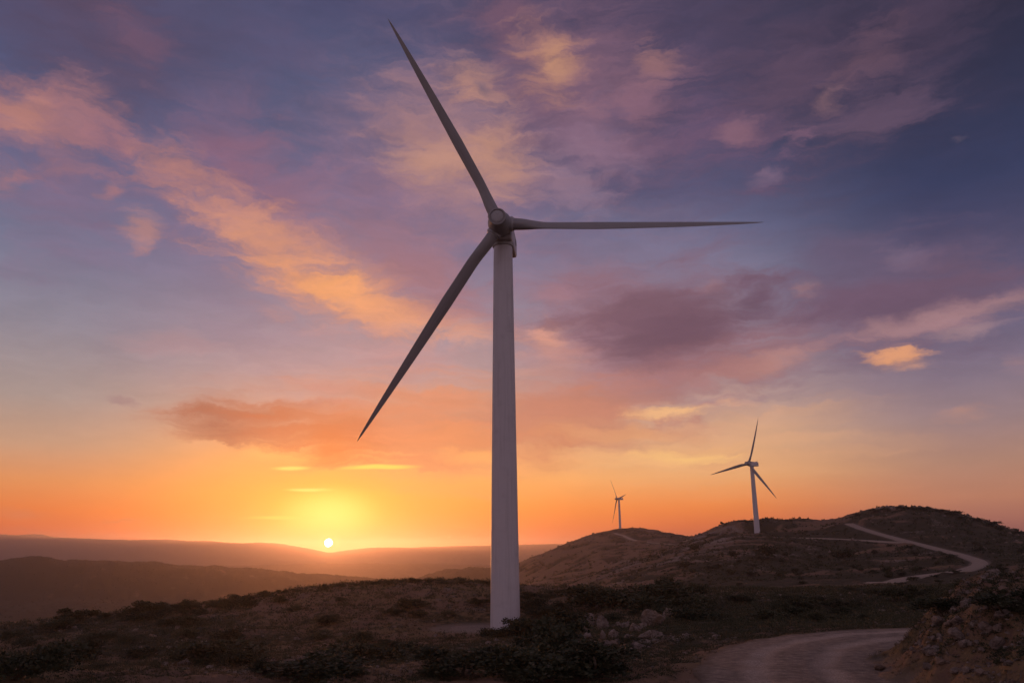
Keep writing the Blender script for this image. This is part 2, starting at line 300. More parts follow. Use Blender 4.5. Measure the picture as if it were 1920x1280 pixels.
# ridges and hollows, from near to far: distance, and either the height (m, eye level = 0) or the line of sight that grazes it
def P(*a): return np.array(a, float)
KN = [
 dict(r=3.0,  z=[(0,-1.75),(1920,-1.8)]),
 dict(r=6.5,  z=[(0,-2.2),(1300,-2.3),(1920,-2.5)]),
 dict(r=13.,  z=[(0,-3.0),(1300,-3.3),(1500,-3.45),(1920,-3.1)]),
 dict(r=20.,  z=[(0,-3.5),(1300,-3.7),(1640,-3.5),(1700,-3.25),(1920,-2.9)]),
 dict(r=30.,  z=None, y=[(0,1262),(900,1262),(1200,1250),(1480,1222),(1560,1222),(1600,1203),(1640,1180),(1690,1146),(1730,1122),(1800,1095),(1860,1084),(1920,1076),(2300,1060)]),
 dict(r=36.,  z=[(0,-5.0),(900,-4.7),(1200,-4.4),(1500,-3.9),(1650,-3.85),(1800,-3.3),(1920,-3.0)]),
 dict(r=46.,  z=[(0,-6.2),(700,-5.9),(1000,-5.6),(1120,-4.9),(1240,-4.7),(1500,-4.2),(1920,-4.0)]),
 dict(r=72.,  z=[(0,-9.0),(700,-8.4),(950,-7.9),(1100,-6.7),(1300,-5.9),(1920,-5.2)]),
 dict(r=108., z=[(0,-11.9),(600,-10.9),(900,-10.35),(990,-10.3),(1150,-8.2),(1400,-7.4),(1920,-7.0)]),
 dict(r=165., y=[(-400,1190),(0,1174),(60,1166),(150,1158),(230,1151),(350,1138),(450,1122),(540,1108),(640,1096),(760,1089),(860,1090),(920,1094),(980,1099),(1050,1102),(1130,1105),(1300,1107),(1500,1106),(1650,1104),(1920,1100)]),
 dict(r=235., z=[(0,-32),(500,-26),(760,-18),(1000,-17),(1150,-13.5),(1400,-12),(1920,-11)]),
 dict(r=340., z=[(0,-50),(500,-48),(760,-36),(950,-28),(1130,-21),(1300,-14),(1420,-12.5),(1650,-10.5),(1920,-7)]),
 dict(r=450., z=[(0,-66),(500,-62),(900,-40),(1000,-31),(1130,-20),(1200,-14),(1300,-8),(1440,-5.0),(1560,-7.5),(1650,-5.5),(1750,-4.5),(1850,-4.5),(1920,-4)]),
 dict(r=540., z=[(0,-72),(500,-70),(900,-46),(1000,-31),(1100,-20),(1170,-13),(1230,-8),(1300,-2),(1390,3.2),(1440,3.4),(1520,1.0),(1650,4.5),(1750,7),(1850,3.5),(1920,2)]),
 dict(r=610., z=[(0,-76),(500,-74),(900,-50),(1000,-30),(1100,-19),(1170,-11.5),(1230,-4.5),(1290,3),(1340,8.2),(1380,8.9),(1460,8.9),(1540,9.4),(1600,14),(1650,18),(1750,22),(1850,14),(1920,5.5)]),
 dict(r=690., y=[(-400,1200),(900,1110),(1000,1101),(1100,1095),(1150,1082),(1200,1062),(1250,1035),(1290,1011),(1330,997),(1362,984),(1390,978),(1440,974),(1500,974),(1545,977),(1570,976),(1590,969),(1620,960),(1650,953),(1690,951),(1730,953),(1780,962),(1850,982),(1920,1004),(2300,1050)]),
 dict(r=880., z=[(0,-79),(500,-85),(800,-70),(950,-48),(1000,-33),(1060,-20),(1120,-12),(1200,-6),(1280,-2),(1400,0),(1920,0)]),
 dict(r=1120., z=[(0,-74),(500,-86),(800,-75),(950,-30),(1000,-10),(1060,3),(1120,14),(1200,17),(1280,12),(1400,0),(1920,-10)]),
 dict(r=1380., y=[(-400,1145),(0,1140),(400,1130),(760,1115),(940,1080),(975,1061),(1000,1050),(1030,1036),(1060,1022),(1090,1011),(1115,1003),(1140,997),(1165,993),(1185,992),(1220,995),(1250,1001),(1285,1007),(1330,1009),(1500,1020),(1920,1030)]),
 dict(r=1530., z=[(0,-68),(400,-82),(760,-80),(940,-60),(1100,-30),(1920,-40)]),
 dict(r=1760., y=[(-400,1062),(-100,1058),(0,1050),(30,1044),(57,1040),(85,1044),(113,1051),(143,1049),(175,1053),(200,1052),(260,1054),(283,1053),(333,1057),(377,1062),(402,1060.5),(433,1067),(467,1066),(547,1075),(633,1080),(690,1084),(743,1089),(770,1088),(800,1078),(840,1067),(867,1065),(960,1064),(975,1062),(1000,1059),(1100,1075),(1920,1080)]),
 dict(r=2700., z=[(0,-170),(1920,-170)]),
 dict(r=5200., y=[(0,1060),(400,1061),(520,1058),(640,1056),(760,1057),(900,1060),(1920,1062)]),
 dict(r=6800., z=[(0,-160),(1920,-160)]),
 dict(r=10500., y=[(-400,1005),(-100,1003),(0,1001),(30,1003),(75,1001),(100,1007),(160,1009),(250,1012),(310,1011),(360,1014),(400,1014),(450,1019),(480,1017),(520,1019),(555,1024),(600,1032),(617,1036),(650,1031),(700,1026),(760,1026),(850,1024),(920,1022),(1000,1020),(1920,1015)]),
 dict(r=12500., z=[(0,-150),(1920,-150)]),
 dict(r=14500., z=[(0,-150),(1920,-150)]),
]
AZ_IN = np.radians(np.arange(-38, 38.001, 0.1)); AZ_L = np.radians(np.arange(-180, -38, 2.0)); AZ_R = np.radians(np.arange(40, 180.1, 2.0))
AZG = np.concatenate([AZ_L, AZ_IN, AZ_R])
def knot_heights(az):
    a = np.clip(az, math.radians(-38), math.radians(38))
    Z = np.zeros((len(KN), len(a)))
    px0, _ = project(np.stack([np.sin(a), np.cos(a), np.zeros_like(a)], -1))
    for i, k in enumerate(KN):
        if k.get('z') is not None:
            xs, zs = zip(*k['z']); Z[i] = np.interp(px0, xs, zs)
        else:
            xs, ys = zip(*k['y']); el = np.zeros_like(a)
            for _ in range(8):
                X, Y = project(np.stack([np.sin(a)*np.cos(el), np.cos(a)*np.cos(el), np.sin(el)], -1))
                el = el - (np.interp(X, xs, ys) - Y)/FPX*0.93
            Z[i] = np.tan(el)*k['r']
    # behind the camera the two sides meet in one gentle profile
    m = sstep(np.abs(az), math.radians(60), math.radians(150))
    mean = np.interp(np.arange(len(KN)), [0, 3, 9, 14, 20, 26], [-1.8, -3.2, -8, -20, -60, -150])[:, None]
    return Z*(1-m) + mean*m
LR = np.log(np.array([k['r'] for k in KN]))
LRG = np.linspace(LR[0], LR[-1], 900)
def pchip(x, Y, xi):
    h = np.diff(x)[:, None]; d = np.diff(Y, axis=0)/h
    m = np.zeros_like(Y); m[1:-1] = np.where(d[1:]*d[:-1] > 0, 2*d[1:]*d[:-1]/(d[1:]+d[:-1]+1e-12), 0); m[0] = d[0]; m[-1] = d[-1]
    j = np.clip(np.searchsorted(x, xi, side='right')-1, 0, len(x)-2)
    t = ((xi - x[j])/(x[j+1]-x[j]))[:, None]; hh = (x[j+1]-x[j])[:, None]
    return (2*t**3-3*t**2+1)*Y[j] + (t**3-2*t**2+t)*hh*m[j] + (-2*t**3+3*t**2)*Y[j+1] + (t**3-t**2)*hh*m[j+1]
BASE = pchip(LR, knot_heights(AZG), LRG)       # rows: distance, columns: azimuth
_k = np.array([1, 4, 6, 4, 1.0]); _k /= _k.sum()
for _ in range(3):
    B2 = BASE.copy()
    for i, w in zip(range(-2, 3), _k):
        pass
    B2 = sum(w*np.roll(BASE, i, axis=1) for i, w in zip(range(-2, 3), _k)); B2[:, :74] = BASE[:, :74]; B2[:, -74:] = BASE[:, -74:]
    BASE = B2
def base_h(x, y):
    x = np.asarray(x, float); y = np.asarray(y, float)
    az = np.arctan2(x, y); lr = np.clip(np.log(np.maximum(np.hypot(x, y), 1e-6)), LRG[0], LRG[-1]-1e-6)
    fr = (lr-LRG[0])/(LRG[1]-LRG[0]); i = np.clip(fr.astype(int), 0, len(LRG)-2); fr = fr-i
    j = np.clip(np.searchsorted(AZG, az, side='right')-1, 0, len(AZG)-2); fa = np.clip((az-AZG[j])/(AZG[j+1]-AZG[j]), 0, 1)
    return (BASE[i, j]*(1-fa)+BASE[i, j+1]*fa)*(1-fr) + (BASE[i+1, j]*(1-fa)+BASE[i+1, j+1]*fa)*fr
def hit(px, py, r0=12.0, r1=9000.0, fn=None):
    """the point of the ground seen at a point of the photograph"""
    d = pdir(px, py); r = np.exp(np.linspace(math.log(r0), math.log(r1), 4000)); hz = math.hypot(d[0], d[1])
    x = d[0]/hz*r; y = d[1]/hz*r; z = d[2]/hz*r
    g = (fn or base_h)(x, y); k = np.argmax(z <= g) if np.any(z <= g) else len(r)-1
    return np.array([x[k], y[k], g[k]])

# ---- roads: centre lines on the ground, half widths
def smooth_path(pts, step, zs=3):
    pts = np.array(pts, float)
    t = np.concatenate([[0], np.cumsum(np.linalg.norm(np.diff(pts[:, :2], axis=0), axis=1))])
    ti = np.arange(0, t[-1], step)
    m = np.zeros_like(pts); m[1:-1] = (pts[2:]-pts[:-2])/(t[2:]-t[:-2])[:, None]; m[0] = (pts[1]-pts[0])/(t[1]-t[0]); m[-1] = (pts[-1]-pts[-2])/(t[-1]-t[-2])
    j = np.clip(np.searchsorted(t, ti, side='right')-1, 0, len(t)-2); h = (t[j+1]-t[j])[:, None]; s = ((ti-t[j])/(t[j+1]-t[j]))[:, None]
    out = (2*s**3-3*s**2+1)*pts[j]+(s**3-2*s**2+s)*h*m[j]+(-2*s**3+3*s**2)*pts[j+1]+(s**3-s**2)*h*m[j+1]
    for _ in range(zs):
        z = out[:, 2].copy(); z[1:-1] = (out[:-2, 2]+2*out[1:-1, 2]+out[2:, 2])/4; out[:, 2] = z
    return out
road_c = smooth_path([(6.2,-12,-3.3),(6.6,0,-3.35),(7.2,10,-3.42),(7.4,17,-3.5),(7.9,23.5,-3.58),(8.8,27.2,-3.64),(10.5,31.4,-3.7),(13,35.1,-3.8),(16.2,38,-3.87),(20.2,40,-3.95),(26,41.7,-4.0),(34,42.5,-4.05),(48,44,-4.2),(70,50,-4.6),(95,70,-5.2)], 0.5)
def line_px(pts, r0, n=6):
    out = []
    for (x0, y0), (x1, y1) in zip(pts[:-1], pts[1:]):
        for k in range(n): out.append(hit(x0+(x1-x0)*k/n, y0+(y1-y0)*k/n, r0))
    out.append(hit(*pts[-1], r0)); return out
def thin(p, d):
    o = [p[0]]
    for q in p[1:]:
        if np.linalg.norm(q[:2]-o[-1][:2]) > d: o.append(q)
    return np.array(o)
track_up = smooth_path(thin(line_px([(1640,1091),(1662,1095),(1690,1085),(1740,1078),(1800,1070),(1835,1060),(1838,1052),(1815,1044),(1790,1037),(1740,1024),(1700,1014),(1650,1001),(1615,990),(1592,981)], 250), 9.0), 2.0, 30)
track_pad = smooth_path(thin(line_px([(1712,1019),(1640,1014),(1560,1010),(1500,1008),(1440,1006.5),(1400,1006),(1375,1007)], 420), 9.0), 2.0, 30)
track_far = smooth_path(thin(line_px([(1152,999),(1170,1004),(1185,1011),(1210,1016),(1240,1020),(1275,1021)], 800), 20.0), 6.0, 20)
ROADS = [(road_c, 3.0, 2.4), (track_up, 3.2, 3.0), (track_pad, 3.2, 4.0), (track_far, 3.0, 8.0)]
T1, T2, T3 = (-1.25, 114.8, -10.35), (181.1, 611.7, 8.8), (175.9, 1357.0, 25.8)
PADS = [(T1[0]-3.0, T1[1]+1.0, T1[2], 6.2, 5.0), (T2[0], T2[1], T2[2], 9.0, 12.0), (T3[0], T3[1], T3[2], 12.0, 22.0)]
def path_near(x, y, path, reach):
    """distance to a path and the path's height there"""
    D = np.full(x.shape, 1e9); Z = np.zeros(x.shape)
    lo = path[:, :2].min(0)-reach; hi = path[:, :2].max(0)+reach
    idx = np.nonzero((x > lo[0]) & (x < hi[0]) & (y > lo[1]) & (y < hi[1]))[0]
    if len(idx) == 0: return D, Z
    for c in range(0, len(idx), 40000):
        ii = idx[c:c+40000]
        dx = x[ii, None]-path[None, :, 0]; dy = y[ii, None]-path[None, :, 1]; d2 = dx*dx+dy*dy
        k = d2.argmin(1); D[ii] = np.sqrt(d2[np.arange(len(ii)), k]); Z[ii] = path[k, 2]
    return D, Z
def fine(x, y, r):
    """hummocks, gullies and rubble; each size only where it is small against the distance"""
    n = np.zeros_like(x)
    for lam, amp, sd in ((0.35,.035,1),(0.8,.08,2),(2.0,.20,3),(5.0,.42,4),(12.,.60,5),(30.,3.4,6),(80.,8.0,7),(220.,7.0,8),(600.,11.,9)):
        w = sstep(r/lam, 1.5, 9.0)*(1-sstep(r/lam, 250, 420)) if lam < 3 else (sstep(r/lam, 5.0, 26.0) if lam < 30 else sstep(r/lam, 3.5, 15.0))
        v = vnoise(x/lam+sd*3.7, y/lam-sd*5.1, sd)
        if lam >= 30: v = 0.55-np.abs(v)*1.6 if lam < 100 else v
        n += amp*w*v*(0.6 if lam >= 12 else 1.0)
    return n
def ground_h(x, y, full=False):
    shp = np.shape(x); x = np.asarray(x, float).ravel(); y = np.asarray(y, float).ravel(); r = np.hypot(x, y)
    b = base_h(x, y); n = fine(x, y, r)
    # the rough bank beside the road and the hollow before it
    bank = sstep(x-0.42*y, -1.0, 2.5)*sstep(r, 17, 21)*(1-sstep(r, 36, 40))
    n += bank*(0.30*fbm(x/2.4, y/2.4, 4, 21, 0.6)+0.10*vnoise(x/.5, y/.5, 22))
    h = b+n; mroad = np.zeros_like(h)
    for path, hw, fall in ROADS:
        D, Z = path_near(x, y, path, hw+fall+1)
        wob = 0.45*vnoise(x/1.1, y/1.1, 31)+0.35*vnoise(x/4, y/4, 33)+0.2*vnoise(x/.4, y/.4, 35) if path is road_c else 0
        m = 1-sstep(D+wob, hw-(0.9 if path is road_c else 0), hw+fall)
        sink = 0.07 if path is road_c else 0.35
        h = h*(1-m)+(Z-sink*(1-sstep(D, hw-0.5, hw+fall*0.5)))*m; mroad = np.maximum(mroad, m)
    for cx, cy, cz, rad, fall in PADS:
        D = np.hypot(x-cx, y-cy); m = 1-sstep(D, rad, rad+fall); h = h*(1-m)+(cz+0.0)*m; mroad = np.maximum(mroad, m)
    if full: return h.reshape(shp), mroad.reshape(shp)
    return h.reshape(shp)

def mesh_grid(name, X, Y, Z, wrap=False):
    nr, nc = X.shape
    v = np.stack([X, Y, Z], -1).reshape(-1, 3).astype(np.float32)
    i = np.arange(nr-1)[:, None]*nc + np.arange(nc-1)[None, :]
    q = np.stack([i, i+1, i+nc+1, i+nc], -1).reshape(-1, 4)
    me = bpy.data.meshes.new(name)
    me.vertices.add(len(v)); me.vertices.foreach_set('co', v.ravel())
    me.loops.add(q.size); me.loops.foreach_set('vertex_index', q.astype(np.int32).ravel())
    me.polygons.add(len(q)); me.polygons.foreach_set('loop_start', np.arange(0, q.size, 4, dtype=np.int32))
    me.polygons.foreach_set('loop_total', np.full(len(q), 4, np.int32)); me.polygons.foreach_set('use_smooth', np.ones(len(q), bool))
    me.update(calc_edges=True); return me
def raw_mesh(name, v, f, smooth=False, mats=None):
    """v (n,3), f (m,k) arrays"""
    me = bpy.data.meshes.new(name); v = np.asarray(v, np.float32); f = np.asarray(f, np.int32); k = f.shape[1]
    me.vertices.add(len(v)); me.vertices.foreach_set('co', v.ravel())
    me.loops.add(f.size); me.loops.foreach_set('vertex_index', f.ravel())
    me.polygons.add(len(f)); me.polygons.foreach_set('loop_start', np.arange(0, f.size, k, dtype=np.int32))
    me.polygons.foreach_set('loop_total', np.full(len(f), k, np.int32)); me.polygons.foreach_set('use_smooth', np.full(len(f), smooth))
    if mats is not None: me.polygons.foreach_set('material_index', np.asarray(mats, np.int32))
    me.update(calc_edges=True); return me
def add_obj(name, me, mat=None, parent=None, loc=None):
    o = bpy.data.objects.new(name, me); C.objects.link(o)
    if mat: me.materials.append(mat)
    if parent: o.parent = parent
    if loc is not None: o.location = loc
    return o
def tag(o, label=None, cat=None, group=None, kind=None):
    if label: o['label'] = label
    if cat: o['category'] = cat
    if group: o['group'] = group
    if kind: o['kind'] = kind
    return o

# ---- materials
def new_mat(name):
    m = bpy.data.materials.new(name); m.use_nodes = True; t = NT(m.node_tree); t.n.clear()
    out = t.node('ShaderNodeOutputMaterial'); bs = t.node('ShaderNodeBsdfPrincipled'); t.l.new(bs.outputs[0], out.inputs[0])
    return m, t, bs
def pos_of(t): return t.node('ShaderNodeNewGeometry').outputs['Position']
def make_ground():
    m, t, bs = new_mat('hillside'); p = pos_of(t)
    at = t.node('ShaderNodeAttribute'); at.attribute_name = 'cover'
    s = t.node('ShaderNodeSeparateColor'); t.l.new(at.outputs['Color'], s.inputs[0]); rock, scrub, bare = s.outputs[0], s.outputs[1], s.outputs[2]
    n1 = t.noise(p, 0.9, 7, 0.65); n2 = t.noise(p, 0.11, 6, 0.6); n3 = t.noise(p, 4.5, 5, 0.7); n4 = t.noise(p, 0.02, 5, 0.6)
    soil = t.mix(n1, (0.10, 0.058, 0.040), (0.25, 0.150, 0.100))
    grass = t.mix(n3, (0.105, 0.068, 0.034), (0.25, 0.160, 0.085))
    c = t.mix(t.smooth(t.math('ADD', t.math('MULTIPLY', n2, 0.6), t.math('MULTIPLY', n3, 0.4)), 0.46, 0.58), soil, grass)
    sc = t.mix(n3, (0.020, 0.020, 0.012), (0.060, 0.054, 0.030))
    sv = t.math('ADD', t.math('ADD', t.math('MULTIPLY', n1, 0.5), t.math('MULTIPLY', n2, 0.35)), t.math('MULTIPLY', n4, 0.25))
    sm = t.smooth(t.math('ADD', sv, t.math('MULTIPLY', t.math('SUBTRACT', scrub, 0.5), 0.34)), 0.54, 0.66)
    c = t.mix(t.math('MULTIPLY', sm, 0.9), c, sc)
    vr = t.node('ShaderNodeTexVoronoi', feature='DISTANCE_TO_EDGE'); t.l.new(t.vmath('ADD', p, t.vmath('SCALE', t.noise(p, 1.4, 3, out='Color'), scale=0.9)), vr.inputs['Vector']); vr.inputs['Scale'].default_value = 0.9
    st = t.mix(t.noise(p, 2.2, 6, 0.7), (0.15, 0.115, 0.095), (0.40, 0.33, 0.28))
    st = t.mix(t.smooth(vr.outputs['Distance'], 0.0, 0.10, 0.75, 0.0), st, (0.05, 0.038, 0.03))
    rv = t.math('ADD', t.math('MULTIPLY', n3, 0.4), t.math('MULTIPLY', n1, 0.6))
    rm = t.smooth(t.math('ADD', rv, t.math('MULTIPLY', t.math('SUBTRACT', rock, 0.5), 0.42)), 0.56, 0.64)
    c = t.mix(t.math('MULTIPLY', rm, 0.85), c, st)
    c = t.mix(t.math('MULTIPLY', bare, t.smooth(n3, 0.25, 0.75, 0.65, 1.0)), c, t.mix(n1, (0.15, 0.11, 0.085), (0.26, 0.20, 0.155)))
    t.l.new(c, bs.inputs['Base Color']); bs.inputs['Roughness'].default_value = 0.95; bs.inputs['Specular IOR Level'].default_value = 0.15
    b = t.node('ShaderNodeBump'); b.inputs['Strength'].default_value = 0.9; b.inputs['Distance'].default_value = 0.25
    t.l.new(t.math('ADD', t.math('MULTIPLY', n3, 0.5), t.math('ADD', n1, t.math('MULTIPLY', rm, 0.35))), b.inputs['Height']); t.l.new(b.outputs[0], bs.inputs['Normal'])
    return m
def make_gravel(name, c1, c2, c3, ruts=False):
    m, t, bs = new_mat(name); p = pos_of(t)
    n = t.noise(p, 14, 5, 0.75); n2 = t.noise(p, 0.8, 5, 0.6); n3 = t.noise(p, 3.5, 4, 0.6)
    c = t.mix(t.smooth(n, 0.3, 0.7), c1, c2); c = t.mix(t.smooth(n2, 0.42, 0.68, 0.0, 0.7), c, c3)
    vr = t.node('ShaderNodeTexVoronoi'); t.l.new(p, vr.inputs['Vector']); vr.inputs['Scale'].default_value = 17
    c = t.mix(t.smooth(vr.outputs['Distance'], 0.08, 0.3, 0.55, 0.0), c, tuple(min(1, v*1.7) for v in c2))
    if ruts:   # packed pale wheel lines, darker loose middle and verges
        at = t.node('ShaderNodeAttribute'); at.attribute_name = 'across'
        s = t.math('ABSOLUTE', t.math('ADD', at.outputs['Fac'], t.math('MULTIPLY', t.math('SUBTRACT', t.noise(p, 0.5, 4, 0.6), 0.5), 0.35)))
        w = t.smooth(t.math('ABSOLUTE', t.math('SUBTRACT', s, 0.36)), 0.04, 0.22, 0.0, 1.0)
        c = t.mix(t.math('MULTIPLY', w, t.smooth(n3, 0.3, 0.7, 0.25, 0.85)), c, tuple(v*0.62 for v in c1))
        c = t.mix(t.smooth(s, 0.72, 1.0, 0.0, 0.8), c, (0.085, 0.060, 0.040))
    t.l.new(c, bs.inputs['Base Color']); bs.inputs['Roughness'].default_value = 0.9; bs.inputs['Specular IOR Level'].default_value = 0.2
    b = t.node('ShaderNodeBump'); b.inputs['Strength'].default_value = 0.8; b.inputs['Distance'].default_value = 0.05
    t.l.new(t.math('ADD', n, t.math('ADD', n3, vr.outputs['Distance'])), b.inputs['Height']); t.l.new(b.outputs[0], bs.inputs['Normal'])
    return m
def make_rock(name='limestone'):
    m, t, bs = new_mat(name); p = pos_of(t)
    n = t.noise(p, 3.2, 7, 0.7); n2 = t.noise(p, 0.7, 4, 0.6); n3 = t.noise(p, 12, 5, 0.7)
    c = t.mix(t.smooth(n, 0.3, 0.7), (0.085, 0.062, 0.052), (0.27, 0.21, 0.18)); c = t.mix(t.smooth(n2, 0.45, 0.7, 0, 0.6), c, (0.19, 0.115, 0.07))
    c = t.mix(t.smooth(n3, 0.58, 0.7, 0, 0.6), c, (0.06, 0.055, 0.045))
    t.l.new(c, bs.inputs['Base Color']); bs.inputs['Roughness'].default_value = 0.92; bs.inputs['Specular IOR Level'].default_value = 0.2
    b = t.node('ShaderNodeBump'); b.inputs['Strength'].default_value = 0.8; b.inputs['Distance'].default_value = 0.12
    t.l.new(t.math('ADD', n, t.math('MULTIPLY', n3, 0.4)), b.inputs['Height']); t.l.new(b.outputs[0], bs.inputs['Normal'])
    return m
def make_leaf(name, a, b_):
    m, t, bs = new_mat(name); p = pos_of(t); n = t.noise(p, 2.3, 4, 0.6)
    oi = t.node('ShaderNodeObjectInfo').outputs['Random']
    c = t.mix(t.smooth(t.math('ADD', n, t.math('MULTIPLY', oi, 0.25)), 0.35, 0.8), a, b_)
    t.l.new(c, bs.inputs['Base Color']); bs.inputs['Roughness'].default_value = 0.7; bs.inputs['Specular IOR Level'].default_value = 0.25
    return m
def make_paint(name, col, rough=0.38):
    m, t, bs = new_mat(name); tc = t.node('ShaderNodeTexCoord').outputs['Object']
    n = t.noise(t.mapping(tc, scale=(3, 3, 0.12)), 1.0, 5, 0.6); n2 = t.noise(tc, 0.6, 5, 0.6)
    dirty = tuple(v*0.62 for v in col)
    c = t.mix(t.math('MULTIPLY', t.smooth(n, 0.45, 0.8), 0.5), col, dirty); c = t.mix(t.smooth(n2, 0.5, 0.8, 0, 0.35), c, dirty)
    t.l.new(c, bs.inputs['Base Color']); t.l.new(t.smooth(n2, 0.3, 0.7, rough, rough+0.15), bs.inputs['Roughness'])
    return m
M_ground = make_ground()
M_road = make_gravel('road_gravel', (0.20, 0.145, 0.115), (0.54, 0.42, 0.34), (0.28, 0.205, 0.16), True)
M_track = make_gravel('track_gravel', (0.24, 0.18, 0.14), (0.36, 0.28, 0.22), (0.30, 0.23, 0.18))
M_rock = make_rock()
M_leaf = make_leaf('shrub_leaves', (0.020, 0.024, 0.012), (0.058, 0.056, 0.026))
M_leaf2 = make_leaf('dry_scrub', (0.062, 0.040, 0.020), (0.16, 0.105, 0.052))
M_stem = make_leaf('shrub_wood', (0.05, 0.035, 0.025), (0.10, 0.075, 0.055))

# ---- the ground sheet
R1 = np.exp(np.linspace(math.log(3), math.log(14), 16))[:-1]
R2 = np.exp(np.linspace(math.log(14), math.log(250), 430))[:-1]
R3 = np.exp(np.linspace(math.log(250), math.log(760), 330))[:-1]
R4 = np.exp(np.linspace(math.log(760), math.log(14400), 260))
RR = np.concatenate([[0.01, 0.7, 1.6, 2.4], R1, R2, R3, R4])
AA = np.radians(np.concatenate([np.arange(-180, -36, 1.5), np.arange(-36, 36, 0.085), np.arange(36, 180.01, 1.5)])); AA[-1] = math.pi
GX = RR[:, None]*np.sin(AA)[None]; GY = RR[:, None]*np.cos(AA)[None]
GZ, GM = ground_h(GX, GY, True); GZ[:, -1] = GZ[:, 0]
me = mesh_grid('ground', GX, GY, GZ)
fx, fy = GX.ravel(), GY.ravel(); fr_ = np.hypot(fx, fy); faz = np.degrees(np.arctan2(fx, fy))
gpx, gpy = project(np.stack([fx, fy, GZ.ravel()], -1))
def cover(x, y, az, r):
    rock = 0.30 + 0.5*fbm(x/30, y/30, 3, 41)*1.4
    ks = lambda cx, cy, rad, a: a*np.exp(-((x-cx)**2+(y-cy)**2)/rad**2)
    bank = sstep(x-0.42*y, -0.5, 2.0)*sstep(r, 16, 20)*(1-sstep(r, 32, 38)); rock = rock + bank*0.5
    rock = rock + ks(6.5, 46, 4.0, 0.9) + ks(-7, 32, 6, 0.35) + ks(-14, 60, 12, .3)
    m2 = sstep(r, 420, 520)*(1-sstep(r, 760, 860))*sstep(az, 5, 8)*(1-sstep(az, 15.5, 17.5)); rock = rock + 0.30*m2
    m3 = sstep(r, 640, 670)*(1-sstep(r, 760, 860))*sstep(az, 22, 24); rock = rock + 0.45*m3
    scrub = 0.5 + 0.9*fbm(x/45+9, y/45, 4, 51)
    scrub = scrub + 0.45*sstep(az, 9, 13)*sstep(r, 48, 75)*(1-sstep(r, 430, 520))
    scrub = scrub + 0.5*sstep(az, 25, 28)*sstep(r, 400, 560)*(1-sstep(r, 700, 900))
    scrub = scrub + 0.75*sstep(r, 900, 1200)*(1-sstep(az, -3, 1))
    v30 = np.abs(vnoise(x/30+6*3.7, y/30-6*5.1, 6)); v80 = np.abs(vnoise(x/80+7*3.7, y/80-7*5.1, 7)); wf = sstep(r, 240, 420)*(1-0.8*sstep(r, 900, 1200))
    scrub = scrub + 0.32*sstep(r, 240, 420)*sstep(az, 3, 8)
    scrub = scrub + wf*(1.3*(v30-0.30)+1.1*(v80-0.30)); rock = rock + wf*0.9*(0.22-v30)
    # dark gully below the middle turbine
    for cx, cy, rad in ((205, 520, 32), (235, 540, 34), (150, 460, 30), (185, 490, 26)): scrub = scrub + ks(cx, cy, rad, 0.55)
    scrub = scrub - 0.5*bank*0.3
    return rock, scrub
ck, cs = cover(fx, fy, faz, fr_)
cov = np.stack([np.clip(ck, 0, 1), np.clip(cs, 0, 1), sstep(GM.ravel(), 0.72, 1.0)*0.9, np.ones_like(ck)], -1).astype(np.float32)
ca = me.color_attributes.new('cover', 'FLOAT_COLOR', 'POINT'); ca.data.foreach_set('color', cov.ravel())
ground = tag(add_obj('ground', me, M_ground), kind='structure')

# ---- road sheets
def ribbon(name, path, hw, lift, mat, rows=13, skirt=0.25, wob=0.3, ruts=0.0, label=None):
    d = np.gradient(path[:, :2], axis=0); d /= np.linalg.norm(d, axis=1)[:, None]; nrm = np.stack([d[:, 1], -d[:, 0]], -1)
    u = np.linspace(-1, 1, rows); X = []; Y = []; Z = []
    for j, s in enumerate(u):
        w = hw*(1+wob*0.25*vnoise(path[:, 0]/2.1+s*5, path[:, 1]/2.1, 61)) if abs(s) > 0.9 else hw
        x = path[:, 0]+nrm[:, 0]*w*s; y = path[:, 1]+nrm[:, 1]*w*s
        z = path[:, 2]+lift-0.05*s*s*(ruts > 0)
        if ruts: z = z-ruts*(np.exp(-((abs(s)-0.33)/0.13)**2))+0.012*vnoise(x/.5, y/.5, 63)+0.02*vnoise(x/1.8, y/1.8, 64)
        if abs(s) > 0.999: z = z-skirt
        X.append(x); Y.append(y); Z.append(z)
    me = mesh_grid(name, np.array(X).T, np.array(Y).T, np.array(Z).T)
    at = me.attributes.new('across', 'FLOAT', 'POINT'); at.data.foreach_set('value', np.tile(u, len(path)).astype(np.float32))
    return tag(add_obj(name, me, mat), kind='structure')
ribbon('road', road_c, 3.0, 0.02, M_road, 41, 0.2, 0.5, 0.03)
ribbon('path', track_up, 3.2, 0.14, M_track, 9, 0.7)
ribbon('path', track_pad, 3.1, 0.35, M_track, 7, 0.7)
ribbon('path', track_far, 3.2, 0.3, M_track, 7, 1.2)
def pad(cx, cy, cz, rad, seed):
    n = 72; rings = 8; v = [[cx, cy, cz+0.03]]; f = []
    for i in range(1, rings+1):
        for k in range(n):
            a = 2*math.pi*k/n; rr = rad*i/rings*(1+(0.07*math.sin(3*a+seed)+0.05*math.sin(7*a+2*seed))*(i/rings))
            v.append([cx+rr*math.cos(a), cy+rr*math.sin(a), cz+(0.03 if i < rings else -0.15)])
    for k in range(n): f.append([0, 1+k, 1+(k+1) % n, 0])
    tri = [[0, 1+k, 1+(k+1) % n] for k in range(n)]
    quads = [[1+(i-1)*n+k, 1+i*n+k, 1+i*n+(k+1) % n, 1+(i-1)*n+(k+1) % n] for i in range(1, rings) for k in range(n)]
    me = bpy.data.meshes.new('pavement'); me.from_pydata(v, [], tri+quads); me.update()
    return tag(add_obj('pavement', me, M_track if rad > 8.7 else M_road), kind='structure')
